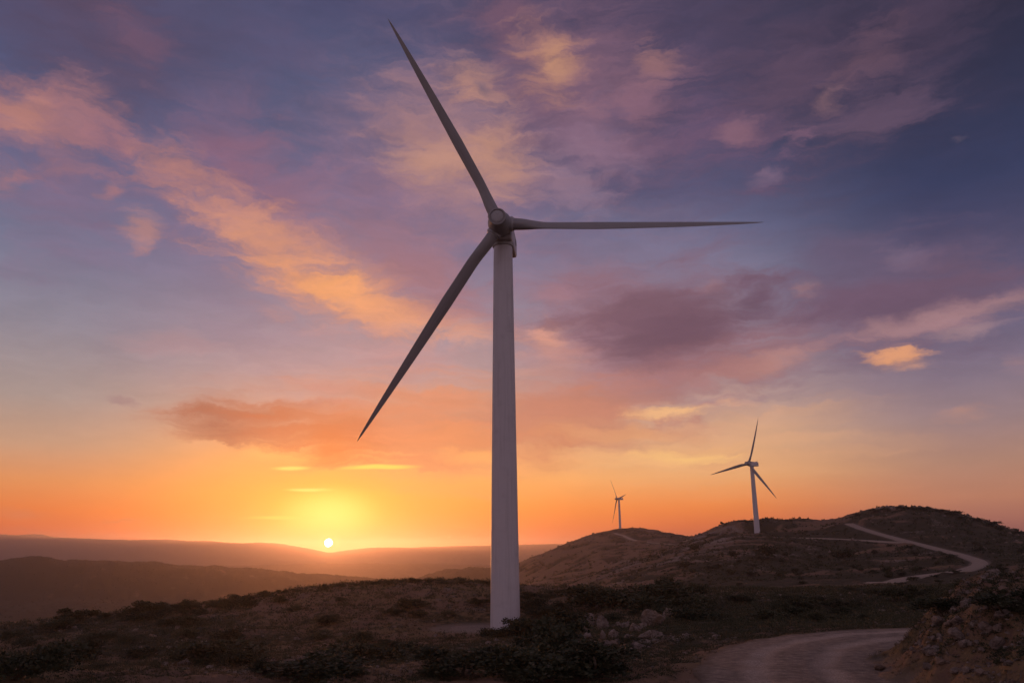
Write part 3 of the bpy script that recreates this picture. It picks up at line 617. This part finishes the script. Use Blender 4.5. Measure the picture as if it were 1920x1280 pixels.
pad(*PADS[0][:3], 5.4, 1.0); pad(*PADS[1][:3], 8.8, 2.0); pad(*PADS[2][:3], 11.5, 3.0)
#END_GROUND

# ================================================================ wind turbines
M_white = make_paint('turbine_paint', (0.47, 0.44, 0.46)); M_blade = make_paint('blade_paint', (0.25, 0.24, 0.25), 0.4)
M_grey = make_paint('turbine_grey', (0.32, 0.31, 0.32)); M_dark = make_paint('dark_fitting', (0.09, 0.09, 0.095))
def lathe(prof, n=64):
    """prof: list of (r, z); closed top and bottom when r = 0"""
    v = []; f = []
    for r, z in prof:
        for k in range(n):
            a = 2*math.pi*k/n; v.append((r*math.cos(a), r*math.sin(a), z))
    for i in range(len(prof)-1):
        for k in range(n): f.append((i*n+k, i*n+(k+1) % n, (i+1)*n+(k+1) % n, (i+1)*n+k))
    me = bpy.data.meshes.new('m'); me.from_pydata(v, [], f)
    bm = bmesh.new(); bm.from_mesh(me); bmesh.ops.remove_doubles(bm, verts=bm.verts, dist=1e-5)
    bmesh.ops.recalc_face_normals(bm, faces=bm.faces)
    for fc in bm.faces: fc.smooth = True
    bm.to_mesh(me); bm.free()
    try: me.set_sharp_from_angle(angle=math.radians(35))
    except Exception: pass
    return me
def blade_mesh(L, root, bend, pitch0, ns=46, na=22, flip=-1, fat=1.0):
    v = []; f = []
    for i in range(ns):
        t = (i/(ns-1))**1.15; s = root+(L-root)*t
        tt = s/L
        cmax = 0.050*L*fat
        if tt < 0.20:
            w = sstep(np.array(tt), 0.055, 0.20); chord = (1.0-w)*0.047*L + w*cmax; thick = (1-w)*1.0 + w*0.36
        else:
            u = (tt-0.20)/0.80; chord = cmax*(1-u)**0.90*0.95+0.008*L*(1-u**6)+0.004*L; chord = min(chord, cmax); thick = 0.36-0.22*min(1, u*1.8)
            w = 1.0
        if tt > 0.985: chord *= max(0.25, math.sqrt(max(0.0, 1-((tt-0.985)/0.015)**2)))
        tw = math.radians(pitch0 + 13*(1-min(1, tt/0.8))**1.5*float(w))
        off = bend*tt*tt
        for k in range(na):
            a = 2*math.pi*k/na; ca, sa = math.cos(a), math.sin(a)
            xc = 0.5*ca                                    # leading edge at +0.5
            th = 0.5*sa*thick
            foil = (0.62+0.38*math.cos(a*0.5)**2) if float(w) > 0 else 1
            th *= (1-float(w))+float(w)*(1.15*math.sqrt(max(0.0, (0.5-xc)))*(0.35+0.65*(0.5+xc))*1.5+0.04)
            xx = (xc-0.20*float(w))*chord; yy = th*chord
            x2 = xx*math.cos(tw)-yy*math.sin(tw); y2 = xx*math.sin(tw)+yy*math.cos(tw)
            v.append((flip*x2, y2+off, s))
    for i in range(ns-1):
        for k in range(na): f.append((i*na+k, i*na+(k+1) % na, (i+1)*na+(k+1) % na, (i+1)*na+k))
    f.append(tuple(range(na))); f.append(tuple((ns-1)*na+k for k in reversed(range(na))))
    me = bpy.data.meshes.new('blade'); me.from_pydata(v, [], f)
    bm = bmesh.new(); bm.from_mesh(me); bmesh.ops.recalc_face_normals(bm, faces=bm.faces)
    for fc in bm.faces: fc.smooth = len(fc.verts) < 6
    bm.to_mesh(me); bm.free(); return me
def rbox(sx, sy, sz, bev, segs=4, taper=None):
    bm = bmesh.new(); bmesh.ops.create_cube(bm, size=1.0)
    for v in bm.verts:
        v.co = Vector((v.co.x*sx, v.co.y*sy, v.co.z*sz))
        if taper: taper(v)
    bmesh.ops.bevel(bm, geom=list(bm.edges), offset=bev, segments=segs, profile=0.6, affect='EDGES')
    for fc in bm.faces: fc.smooth = True
    me = bpy.data.meshes.new('m'); bm.to_mesh(me); bm.free()
    try: me.set_sharp_from_angle(angle=math.radians(40))
    except Exception: pass
    return me
def turbine(label, base, hub, yaw, tilt, phase, L, bend, d0, d1, pitch=34, detail=True, fat=1.0):
    root = bpy.data.objects.new('wind_turbine', None); C.objects.link(root); root.location = base
    tag(root, label, 'wind turbine', 'wind turbines along the ridge')
    H = hub[2]-base[2]-1.95; r0, r1 = d0/2, d1/2
    prof = [(0, -0.4), (r0+0.04, -0.4), (r0+0.04, 0.0), (r0+0.04, 0.18), (r0, 0.2)]
    def rad(z): return r0+(r1-r0)*(z/H)**1.0
    n = 3
    for k in range(1, 24): prof.append((rad(H*k/24), H*k/24))
    prof += [(r1, H-0.02), (r1+0.0, H), (0, H)]
    tw = add_obj('tower', lathe(prof, 72), M_white, root)
    if detail:
        for k in (1, 2):
            z = H*k/3; add_obj('flange_seam', lathe([(rad(z)-0.05, z-0.05), (rad(z)+0.012, z-0.05), (rad(z)+0.012, z+0.05), (rad(z)-0.05, z+0.05), (rad(z)-0.05, z-0.05)], 72), M_white, tw)
        # service door on the far side of the foot
        dr = add_obj('door', rbox(0.9, 0.12, 2.1, 0.04), M_grey, root); dr.location = (0.0, r0-0.03, 1.6)
    head = Matrix.Translation(Vector(hub)-Vector(base)) @ Matrix.Rotation(-yaw, 4, 'Z')
    hx = head @ Matrix.Rotation(-tilt, 4, 'X')             # local -Y is the way the nose points
    # nacelle: a long rounded box behind the hub, its belly lower at the yaw ring
    nl = 9.6
    def tp(v):
        if v.co.y > 0: v.co.x *= 0.86; v.co.z = v.co.z*0.86 + (0.05 if v.co.z > 0 else 0.10)
        else: v.co.x *= 0.95
    nac = add_obj('nacelle', rbox(3.35, nl, 3.55, 0.5, 5, tp), M_white, root)
    nac.matrix_local = head @ Matrix.Translation((0, 1.15+nl/2, -0.1))
    if detail:
        yr = add_obj('yaw_ring', lathe([(0, -0.35), (r1+0.16, -0.35), (r1+0.22, -0.2), (r1+0.22, 0.25), (0, 0.25)], 64), M_grey, root)
        yr.matrix_local = Matrix.Translation((0, 0, H))
        for sx in (-1, 1):
            lv = add_obj('vent_louvre', rbox(0.06, 1.3, 0.7, 0.02, 1), M_grey, nac); lv.location = (sx*1.53, 2.6, 0.35)
        br = add_obj('brake_housing', rbox(2.5, 0.7, 2.5, 0.25, 3), M_grey, root); br.matrix_local = hx @ Matrix.Translation((0, 1.25, 0))
    cooler = add_obj('cooler', rbox(1.9, 0.45, 0.75, 0.08, 2), M_grey, nac); cooler.location = (0, nl/2-0.8, 1.85)
    mast = add_obj('wind_sensor', lathe([(0, 0), (0.05, 0), (0.05, 1.5), (0.14, 1.55), (0.14, 1.75), (0, 1.8)], 12), M_grey, nac); mast.location = (0.6, nl/2-0.4, 1.6)
    # hub: rounded body with a cylindrical nose ending in a flat cap
    hb = lathe([(0, -1.5), (1.25, -1.5), (1.55, -1.2), (1.78, -0.5), (1.82, 0.2), (1.74, 0.9), (1.58, 1.6), (1.42, 2.3), (1.33, 2.9), (1.30, 3.45), (1.27, 3.58), (1.20, 3.62), (1.08, 3.62), (1.06, 3.50), (1.02, 3.47), (0, 3.47)], 56)
    hub_o = add_obj('hub', hb, M_blade, root); hub_o.matrix_local = hx @ Matrix.Rotation(math.pi/2, 4, 'X')
    cap = add_obj('nose_cap', lathe([(0, 3.46), (0.90, 3.46), (0.90, 3.54), (0.84, 3.58), (0.5, 3.62), (0, 3.64)], 48), M_grey, hub_o)
    bme = blade_mesh(L, 1.45, -bend, pitch, fat=fat)
    cme = lathe([(0, 1.2), (1.08, 1.2), (1.08, 1.55), (1.14, 1.6), (1.14, 1.86), (1.06, 1.9), (0.98, 2.0), (0.98, 2.12), (0.9, 2.12), (0, 2.12)], 40)
    cme.materials.append(M_grey)
    bme.materials.append(M_blade)
    for k in range(3):
        b = add_obj('blade', bme, None, root); b.matrix_local = hx @ Matrix.Rotation(phase+k*2*math.pi/3, 4, 'Y')
        c = add_obj('root_collar', cme, None, b)
    return root
def R(a): return math.radians(a)
# phase: blades turn in the rotor plane as seen from the nose
turbine('largest white wind turbine, nearest, its tower rising from the foreground slope', T1, (-1.62, 111.19, 47.02), R(5.95), R(-4.58), -R(26.73), 38.04, 1.5, 4.08, 2.85)
turbine('mid-sized wind turbine standing on the pale level pad of the right-hand hill', T2, (178.32, 609.45, 61.47), R(50.85), R(0.95), R(20.23), 35.36, 1.5, 4.3, 2.8, pitch=8, fat=1.2)
turbine('smallest and farthest wind turbine, alone on the rounded hilltop', T3, (172.41, 1356.1, 80.3), R(74.7), R(2.1), -R(36.57), 43.0, 1.5, 4.4, 3.0, pitch=4, detail=False, fat=1.35)
#END_TURB

# ================================================================ plants and rocks
RNG = np.random.default_rng(7)
def tri_cloud(cent, rad, hgt, K, leaf, rng, lumps=None, up=0.25, long=2.0, spread=1.0):
    """K leaf-sized triangles round each centre, in a rounded clump rad wide and hgt high"""
    N = len(cent); rad = np.repeat(rad, K); hgt = np.repeat(hgt, K); c = np.repeat(cent, K, axis=0); M = N*K
    a = rng.random(M)*2*math.pi; u = rng.random(M)**0.75; q = rng.random(M)**0.45*spread
    el = np.arcsin(u); d = np.stack([np.cos(el)*np.cos(a), np.cos(el)*np.sin(a), np.sin(el)], -1)
    p = c + d*np.stack([rad, rad, hgt], -1)*q[:, None]
    ax = d + rng.normal(0, 0.55, (M, 3)); ax[:, 2] += up; ax /= np.linalg.norm(ax, axis=1)[:, None]
    s = np.cross(ax, rng.normal(0, 1, (M, 3))); s /= np.linalg.norm(s, axis=1)[:, None]+1e-9
    lf = (np.repeat(leaf, K) if np.ndim(leaf) else np.full(M, leaf))*(0.6+0.8*rng.random(M)); l2 = lf[:, None]
    v = np.stack([p-s*l2*0.5, p+s*l2*0.5, p+ax*l2*long], 1).reshape(-1, 3)
    return v, np.arange(M*3).reshape(-1, 3)
def shrub_mesh(seed, n, leaf, wide, high, stems=5):
    """unit shrub about 1 m wide: lumps of leaf-sized faces over crooked stems"""
    g = np.random.default_rng(seed); L = 11
    cx = g.normal(0, 0.20, (L, 3)); cx[:, 2] = g.uniform(0.12, 0.55, L)*high; cx[0] = (0, 0, 0.35*high)
    r = g.uniform(0.13, 0.27, L)*wide
    w = r**2; pick = g.choice(L, n, p=w/w.sum())
    d = g.normal(0, 1, (n, 3)); d /= np.linalg.norm(d, axis=1)[:, None]; d[:, 2] = np.where(d[:, 2] < -0.3, -d[:, 2], d[:, 2])
    q = g.random(n)**0.4*(1+0.22*np.sin(d[:, 0]*9+pick)*np.cos(d[:, 1]*8))
    p = cx[pick]+d*(r[pick]*q)[:, None]; p[:, 2] = np.maximum(p[:, 2], 0.0)
    ax = d+g.normal(0, 0.6, (n, 3)); ax[:, 2] += 0.4; ax /= np.linalg.norm(ax, axis=1)[:, None]
    s = np.cross(ax, g.normal(0, 1, (n, 3))); s /= np.linalg.norm(s, axis=1)[:, None]
    lf = (leaf*g.uniform(0.6, 1.4, n))[:, None]
    v = np.stack([p-s*lf*0.45, p+ax*lf*0.8, p+s*lf*0.45, p-ax*lf*0.6], 1).reshape(-1, 3); f = np.arange(n*4).reshape(-1, 4)
    return raw_mesh('foliage', v, f)
def stem_mesh(seed, high):
    g = random.Random(seed); v = []; f = []
    for k in range(6):
        a = g.uniform(0, 6.28); p = Vector((0.03*math.cos(a), 0.03*math.sin(a), -0.08)); d = Vector((math.cos(a)*0.5, math.sin(a)*0.5, 1)).normalized(); rad = 0.022; prev = None
        for s in range(5):
            x = d.orthogonal().normalized(); y = d.cross(x); i0 = len(v)
            for j in range(5):
                t = j*2*math.pi/5; v.append(tuple(p+(x*math.cos(t)+y*math.sin(t))*rad))
            if prev is not None:
                for j in range(5): f.append((prev+j, prev+(j+1) % 5, i0+(j+1) % 5, i0+j))
            prev = i0; p = p+d*0.13*high*1.2; rad *= 0.80; d = (d+Vector((g.uniform(-.4,.4), g.uniform(-.4,.4), 0.1))).normalized()
    me = bpy.data.meshes.new('stems'); me.from_pydata(v, [], f); me.update(); return me
NEAR = [(shrub_mesh(100+i, 2600, 0.040, w, h), stem_mesh(i, h)) for i, (w, h) in enumerate([(1.15, 0.85), (1.0, 1.0), (1.25, 0.7), (1.1, 0.95)])]
FAR = [shrub_mesh(200+i, 420, 0.085, w, h) for i, (w, h) in enumerate([(1.2, 0.8), (1.1, 1.0), (1.3, 0.7)])]
for a, b in NEAR: a.materials.append(M_leaf); b.materials.append(M_stem)
for a in FAR: a.materials.append(M_leaf)
cnt = [0]
def place_shrub(px, py, wpx, hpx, label, group=None, r0=14, far=False):
    g = hit(px, py, r0, 3000, ground_h); dist = math.hypot(g[0], g[1])
    big = 1.0 if far else (1.28 if px < 1500 else 0.85); s = wpx/FPX*dist*1.05*big; sh = hpx/FPX*dist*1.15*(1.0 if far else (1.15 if px < 1500 else 0.7)); k = cnt[0]; cnt[0] += 1
    i = k % (3 if far else 4)
    o = bpy.data.objects.new('shrub', None) if not far else bpy.data.objects.new('shrub', FAR[i]); C.objects.link(o)
    o.location = (g[0], g[1], g[2]-0.04*sh); o.rotation_euler = (0, 0, (k*2.399) % 6.283); o.scale = (s, s, sh/0.85)
    tag(o, label, 'shrub', group)
    if not far:
        for nm, me_ in (('foliage', NEAR[i][0]), ('stem', NEAR[i][1])):
            c = bpy.data.objects.new(nm, me_); C.objects.link(c); c.parent = o
    return o
NAMED = [
 (972,1192,52,34,'small ragged shrub hiding the front of the nearest tower foot'),
 (1004,1190,56,30,'low spreading shrub just right of the nearest tower foot'),
 (925,1192,46,20,'low shrub just left of the nearest tower foot, before the pale pad'),
 (1060,1188,70,42,'bushy shrub between the nearest tower foot and the rock outcrop'),
 (1045,1230,110,66,'large dark shrub left of the rock outcrop, lower edge of its scree'),
 (1120,1142,80,40,'dark shrub behind the left end of the rock outcrop'),
 (1180,1140,110,44,'broad black-green shrub directly behind the rock outcrop'),
 (1245,1132,100,40,'tall dark shrub behind the right end of the rock outcrop'),
 (1286,1150,60,30,'round dark shrub right of the rock outcrop'),
 (1686,1128,68,44,'largest dark shrub in the hollow below the lower end of the hill track'),
 (1640,1112,40,18,'shrub beside the lower end of the hill track'),
 (272,1153,56,22,'broad shrub clump on the left skyline, widest of the skyline shrubs'),
 (350,1141,26,16,'round shrub standing up from the left skyline'),
 (142,1166,44,22,'spiky shrub at the far left of the foreground skyline'),
 (455,1124,26,11,'flat shrub on the left skyline halfway to the sun'),
 (495,1118,18,10,'small shrub on the skyline left of the sun'),
 (1770,1150,100,46,'dark shrub on the face of the roadside bank'),
 (1885,1150,120,60,'widest dark shrub crowning the roadside bank at the right edge'),
 (1720,1118,50,26,'shrub on the left shoulder of the roadside bank'),
 (1105,1272,150,62,'large dark shrub at the lower edge left of the gravel road'),
 (985,1268,130,54,'dense shrub at the lower edge below the nearest turbine'),
 (870,1262,120,46,'olive shrub at the lower edge left of the dense pair'),
 (745,1240,110,40,'rounded shrub on the slope left of the nearest turbine'),
 (600,1272,150,40,'wide flat shrub at the lower edge below the sun'),
 (400,1246,120,44,'dark shrub low on the left slope amid rubble'),
 (125,1244,70,36,'dark shrub on the left slope above the corner'),
 (25,1270,90,56,'dark shrub in the lower left corner'),
]
for px, py, w, h, lb in NAMED: place_shrub(px, py, w, h, lb, 'foreground shrubs')
HILLS = [(1440,1046,38,26,'largest round shrub on the hillside below the middle turbine'), (1376,1046,22,15,'round shrub left of the largest hillside shrub'),
 (1386,1054,12,8,'tiny shrub just below the round hillside shrub'), (1302,1033,24,14,'dark shrub high on the left flank of the middle hill'),
 (1284,1066,30,16,'dark shrub midway down the left flank of the middle hill'), (1250,1092,28,16,'dark shrub at the foot of the middle hill'),
 (1582,1052,40,24,'dark shrub below the side track on the middle hill'), (1860,986,30,9,'shrub on the right shoulder of the highest hill'),
 (1793,964,24,8,'shrub on the skyline right of the highest hilltop'), (1735,956,22,6,'shrub on the top of the highest hill')]
for px, py, w, h, lb in HILLS: place_shrub(px, py, w, h, lb, 'shrubs on the right-hand hills', 250, True)
# zones of look-alike shrubs
def zone(n, x0, x1, y0, y1, w0, w1, label, group, far=False, r0=14, seed=1, ok=None):
    g = np.random.default_rng(seed); k = 0; t = 0
    while k < n and t < n*6:
        t += 1; px = g.uniform(x0, x1); py = g.uniform(y0, y1)
        if ok and not ok(px, py): continue
        p = hit(px, py, r0, 3000, ground_h); _, mr = ground_h(np.array([p[0]]), np.array([p[1]]), True)
        if mr[0] > 0.05 or (not far and math.hypot(p[0], p[1]) > 240): continue
        w = g.uniform(w0, w1)*(0.55+0.45*(py-y0)/(y1-y0)); place_shrub(px, py, w, w*g.uniform(0.34, 0.55), label, group, r0, far); k += 1
zone(46, 0, 900, 1112, 1275, 22, 64, 'one of the low dark shrubs scattered over the slope left of the nearest turbine', 'shrubs on the left slope', seed=3, ok=lambda x, y: y > 1180-0.105*x)
zone(48, 990, 1640, 1108, 1165, 24, 62, 'one of the low dark shrubs on the flat between the road and the right-hand hills', 'shrubs on the flat behind the road', seed=4)
zone(14, 800, 1230, 1200, 1275, 30, 70, 'one of the dark shrubs in the foreground beside the outcrop and road', 'shrubs left of the gravel road', seed=5)
zone(10, 1720, 1915, 1105, 1260, 18, 46, 'one of the small shrubs clinging to the rocky roadside bank', 'shrubs on the roadside bank', seed=6)
zone(70, 1130, 1915, 1000, 1098, 8, 24, 'one of the small dark shrubs dotted over the right-hand hills', 'shrubs dotted on the right-hand hills', True, 260, 8, ok=lambda x, y: y > 1120-0.30*(x-1130) or x > 1560)
for k, px in enumerate(list(range(1610, 1915, 24))):
    y = float(np.interp(px, [1590,1620,1650,1690,1730,1780,1850,1920], [971,962,955,953,955,964,984,1006]))
    place_shrub(px+(k*7 % 11), y+1.5, 15+(k*5 % 9), 4.5+(k*3 % 4), 'one of the small dark shrubs that roughen the skyline of the highest hill', 'skyline shrubs of the highest hill', 500, True)
for k, px in enumerate(range(150, 900, 34)):
    y = float(np.interp(px, [0,100,230,350,450,540,640,760,860], [1172,1162,1151,1138,1122,1108,1096,1089,1091]))
    place_shrub(px+(k*13 % 17), y+3, 12+(k*7 % 12), 5+(k*3 % 5), 'one of the small shrubs along the skyline of the foreground slope', 'skyline shrubs of the foreground slope', 100)

# ground cover nobody could count
def scatter(n, azr, r0, r1, seed):
    g = np.random.default_rng(seed); az = np.radians(g.uniform(*azr, n)); r = np.exp(g.uniform(math.log(r0), math.log(r1), n))
    x = r*np.sin(az); y = r*np.cos(az); z, m = ground_h(x, y, True); rk, sc_ = cover(x, y, np.degrees(az), r)
    return x, y, z, m, r, rk, sc_, g
x, y, z, m, r, rk, sc_, g = scatter(90000, (-36, 36), 13.5, 240, 11)
lx = fbm(x/2.2, y/2.2, 3, 71)+0.6*fbm(x/9, y/9, 3, 72)
bank = sstep(x-0.42*y, -0.5, 2.0)*(r < 36)
keep = (m < 0.6) & (lx + (sc_-0.5)*0.7 - (rk-0.4)*0.4 - bank*0.1 > -0.04+0.12*g.standard_normal(len(x)))
x, y, z, r = x[keep], y[keep], z[keep], r[keep]
rad = np.clip(r*(0.002+0.008*g.random(len(r))**2), 0.07, 1.0)
v, f = tri_cloud(np.stack([x, y, z-0.02], -1), rad, rad*0.75, 15, np.clip(r*0.0009, 0.028, 0.2), g, long=1.5)
tag(add_obj('scrub', raw_mesh('scrub', v, f), M_leaf), 'low dark heath and thorn scrub covering the foreground slopes', 'scrub', None, 'stuff')
x, y, z, m, r, rk, sc_, g = scatter(22000, (17, 36), 15, 40, 15)
keep = (m < 0.4) & (x-0.42*y > -0.5) & (fbm(x/1.5+3, y/1.5, 3, 78) > -0.05+0.12*g.standard_normal(len(x)))
x, y, z, r = x[keep], y[keep], z[keep], r[keep]; rad = r*(0.002+0.007*g.random(len(r))**2)
v, f = tri_cloud(np.stack([x, y, z-0.02], -1), rad, rad*0.7, 16, np.full(len(r), 0.028), g, long=1.6)
tag(add_obj('scrub', raw_mesh('scrub', v, f), M_leaf), 'low dark scrub matting the roadside bank at the right', 'scrub', None, 'stuff')
x, y, z, m, r, rk, sc_, g = scatter(70000, (-36, 36), 13.5, 200, 12)
keep = (m < 0.86) & (fbm(x/1.6+5, y/1.6, 3, 73) - (sc_-0.5)*0.3 > 0.0+0.15*g.standard_normal(len(x)))
x, y, z, r = x[keep], y[keep], z[keep], r[keep]
rad = np.clip(r*g.uniform(0.0012, 0.004, len(r)), 0.05, 0.5)
v, f = tri_cloud(np.stack([x, y, z-0.02], -1), rad, rad*0.8, 10, np.clip(r*0.00055, 0.012, 0.12), g, up=1.1, long=3.4)
tag(add_obj('dry_grass', raw_mesh('dry_grass', v, f), M_leaf2), 'tufts of dry grass and brown herbs between the scrub and along the road', 'grass', None, 'stuff')
x, y, z, m, r, rk, sc_, g = scatter(42000, (-34, 34), 330, 2600, 13)
keep = (m < 0.02) & (fbm(x/40, y/40, 3, 74)*0.6 + (sc_-0.5)*0.9 > 0.05+0.25*g.standard_normal(len(x)))
x, y, z, r = x[keep], y[keep], z[keep], r[keep]
rad = np.clip(r*g.uniform(0.0008, 0.0026, len(r)), 0.3, 1.7)*(1-0.35*sstep(r, 900, 1300))
v, f = tri_cloud(np.stack([x, y, z-0.1], -1), rad, rad*0.75, 9, rad*0.75, g, long=0.9)
tag(add_obj('scrub', raw_mesh('scrub', v, f), M_leaf), 'fine dark scrub speckling the hills beyond the foreground', 'scrub', None, 'stuff')

# ---- stones
def ico(sub):
    bm = bmesh.new(); bmesh.ops.create_icosphere(bm, subdivisions=sub, radius=1.0)
    v = np.array([q.co[:] for q in bm.verts]); f = np.array([[q.index for q in fc.verts] for fc in bm.faces]); bm.free(); return v, f
def cracked(v, seed, planes=22, rough=0.09):
    """a boulder: a ball cut by random planes, then roughened"""
    g = np.random.default_rng(seed); u = v/np.linalg.norm(v, axis=1)[:, None]; rr = np.ones(len(v))
    for _ in range(planes):
        d = g.normal(0, 1, 3); d /= np.linalg.norm(d); h = g.uniform(0.50, 0.88); c = u @ d
        rr = np.minimum(rr, np.where(c > 0.05, h/np.maximum(c, 0.05), 9))
    n = fbm(u[:, 0]*3.1+u[:, 2]*1.7+seed, u[:, 1]*3.1-u[:, 2]*2.1, 5, seed, 0.65); n = n-0.9*np.maximum(0, 0.14-np.abs(fbm(u[:, 0]*1.9-u[:, 1]*1.2, u[:, 2]*2.3+u[:, 1], 2, seed+9)))*4
    return u*(rr*(1+rough*2.2*n))[:, None]
BV, BF = ico(4)
BOULD = []
for i in range(6):
    me_ = raw_mesh('boulder', cracked(BV, 300+i), BF, True); me_.materials.append(M_rock); BOULD.append(me_)
    try: me_.set_sharp_from_angle(angle=math.radians(18))
    except Exception: pass
bc = [0]
def boulder(px, py, wpx, hpx, label, group, r0=14):
    p = hit(px, py, r0, 400, ground_h); d = math.hypot(p[0], p[1]); k = bc[0]; bc[0] += 1
    w = wpx/FPX*d*0.58; h = hpx/FPX*d*0.62
    o = bpy.data.objects.new('boulder', BOULD[k % 6]); C.objects.link(o)
    o.location = (p[0], p[1], p[2]+h*0.42); o.rotation_euler = (0.15*math.sin(k), 0.15*math.cos(k*2), (k*1.7) % 6.28); o.scale = (w, w*0.85, h)
    tag(o, label, 'boulder', group)
OUT = [(1131,1178,26,30,'tall pale boulder near the left top of the rock outcrop'), (1151,1196,28,22,'round boulder in the middle of the outcrop'),
 (1228,1172,42,36,'largest pale boulder, on the right top of the rock outcrop'), (1251,1158,22,22,'boulder at the far right top of the outcrop, beside the dark shrub'),
 (1104,1172,28,24,'dark fissured boulder at the left top of the outcrop')]
for q in OUT: boulder(*q, 'boulders of the rock outcrop')
for q in [(1101,1196,22,13),(1130,1198,13,20),(1115,1208,14,11),(1136,1212,20,13),(1152,1210,20,11),(1190,1184,28,18),(1176,1200,18,14),(1212,1198,32,20),(1080,1210,30,12),(1070,1220,22,12),(1172,1178,22,14),(1098,1184,18,12),(1196,1214,26,12),(1233,1194,26,16),(1160,1174,18,12),(1085,1196,16,10),(1122,1220,16,8),(1205,1178,20,13)]:
    boulder(*q, 'one of the broken rocks making up the body of the outcrop', 'rocks of the outcrop')
g = np.random.default_rng(17)
for k in range(46):
    px = g.uniform(1640, 1915); py = g.uniform(1135, 1272)
    if py < 1262-0.62*(px-1600): continue
    w = g.uniform(9, 30); boulder(px, py, w, w*g.uniform(0.45, 0.75), 'one of the broken rocks sticking out of the roadside bank', 'rocks in the roadside bank')
for k in range(26):
    px = g.uniform(250, 620); py = g.uniform(1185, 1262); w = g.uniform(6, 16); boulder(px, py, w, w*0.5, 'one of the small rocks lying on the slope left of the nearest turbine', 'rocks on the left slope')
IV, IF = ico(1)
def rubble(name, n, azr, r0, r1, seed, test, smin, smax, label):
    x, y, z, m, r, rk, sc_, g = scatter(n, azr, r0, r1, seed); k = test(x, y, r, m, rk, g); x, y, z, r = x[k], y[k], z[k], r[k]; N = len(x)
    s = np.clip(r*g.uniform(smin, smax, N)**1.0, 0.012, 3.0)*g.choice([0.6, 1, 1, 1.7], N)
    vv = IV[None]*(1+0.28*g.standard_normal((N, len(IV), 1)))*(s[:, None]*np.stack([np.ones(N), g.uniform(.6, 1.1, N), g.uniform(.4, .8, N)], -1))[:, None, :]
    a = g.uniform(0, 6.28, N); ca_, sa_ = np.cos(a)[:, None], np.sin(a)[:, None]
    vv = np.stack([vv[..., 0]*ca_-vv[..., 1]*sa_, vv[..., 0]*sa_+vv[..., 1]*ca_, vv[..., 2]], -1) + np.stack([x, y, z+s*0.1], -1)[:, None, :]
    ff = (IF[None]+np.arange(N)[:, None, None]*len(IV)).reshape(-1, 3)
    return tag(add_obj(name, raw_mesh(name, vv.reshape(-1, 3), ff), M_rock), label, 'rubble', None, 'stuff')
rubble('rubble', 26000, (-36, 36), 13.5, 150, 21, lambda x, y, r, m, rk, g: (m < 0.5) & (rk+0.5*fbm(x/3, y/3, 3, 75) > 0.52+0.16*g.standard_normal(len(x))), 0.0007, 0.0028, 'loose stones and rubble strewn over the foreground slopes and bank')
rubble('rubble', 9000, (17, 36), 16, 33, 25, lambda x, y, r, m, rk, g: (m < 0.6) & (x-0.42*y > -0.5) & (fbm(x/1.5, y/1.5, 3, 79) > 0.0+0.2*g.standard_normal(len(x))), 0.0007, 0.0028, 'broken stones covering the face of the roadside bank')
rubble('gravel', 9000, (0, 36), 13.5, 46, 22, lambda x, y, r, m, rk, g: (m > 0.5) & (g.random(len(x)) < 0.25+0.75*(m < 0.98)), 0.0003, 0.0009, 'loose gravel lying along the road and its edges')
rubble('rubble', 12000, (3, 34), 420, 1500, 23, lambda x, y, r, m, rk, g: (m < 0.1) & (rk > 0.55+0.15*g.standard_normal(len(x))), 0.0005, 0.0017, 'pale rock outcrops and stones speckling the right-hand hills')

# ================================================================ air
def make_haze():
    hm = bpy.data.materials.new('air'); hm.use_nodes = True; t = NT(hm.node_tree); t.n.clear()
    out = t.node('ShaderNodeOutputMaterial'); v = t.node('ShaderNodeVolumePrincipled')
    v.inputs['Color'].default_value = (0.82, 0.70, 0.80, 1); v.inputs['Density'].default_value = HAZE
    v.inputs['Anisotropy'].default_value = 0.80
    t.l.new(v.outputs[0], out.inputs['Volume'])
    Rr, zb, zt, n = 15200.0, -181.0, 172.0, 4
    vs = [(-Rr, -Rr, zb), (Rr, -Rr, zb), (Rr, Rr, zb), (-Rr, Rr, zb), (-Rr, -Rr, zt), (Rr, -Rr, zt), (Rr, Rr, zt), (-Rr, Rr, zt)]
    fs = [(0,3,2,1), (4,5,6,7), (0,1,5,4), (1,2,6,5), (2,3,7,6), (3,0,4,7)]
    me = bpy.data.meshes.new('haze'); me.from_pydata(vs, [], fs); me.update()
    return tag(add_obj('haze', me, hm), kind='stuff')
HAZE = 1.0e-4
make_haze()
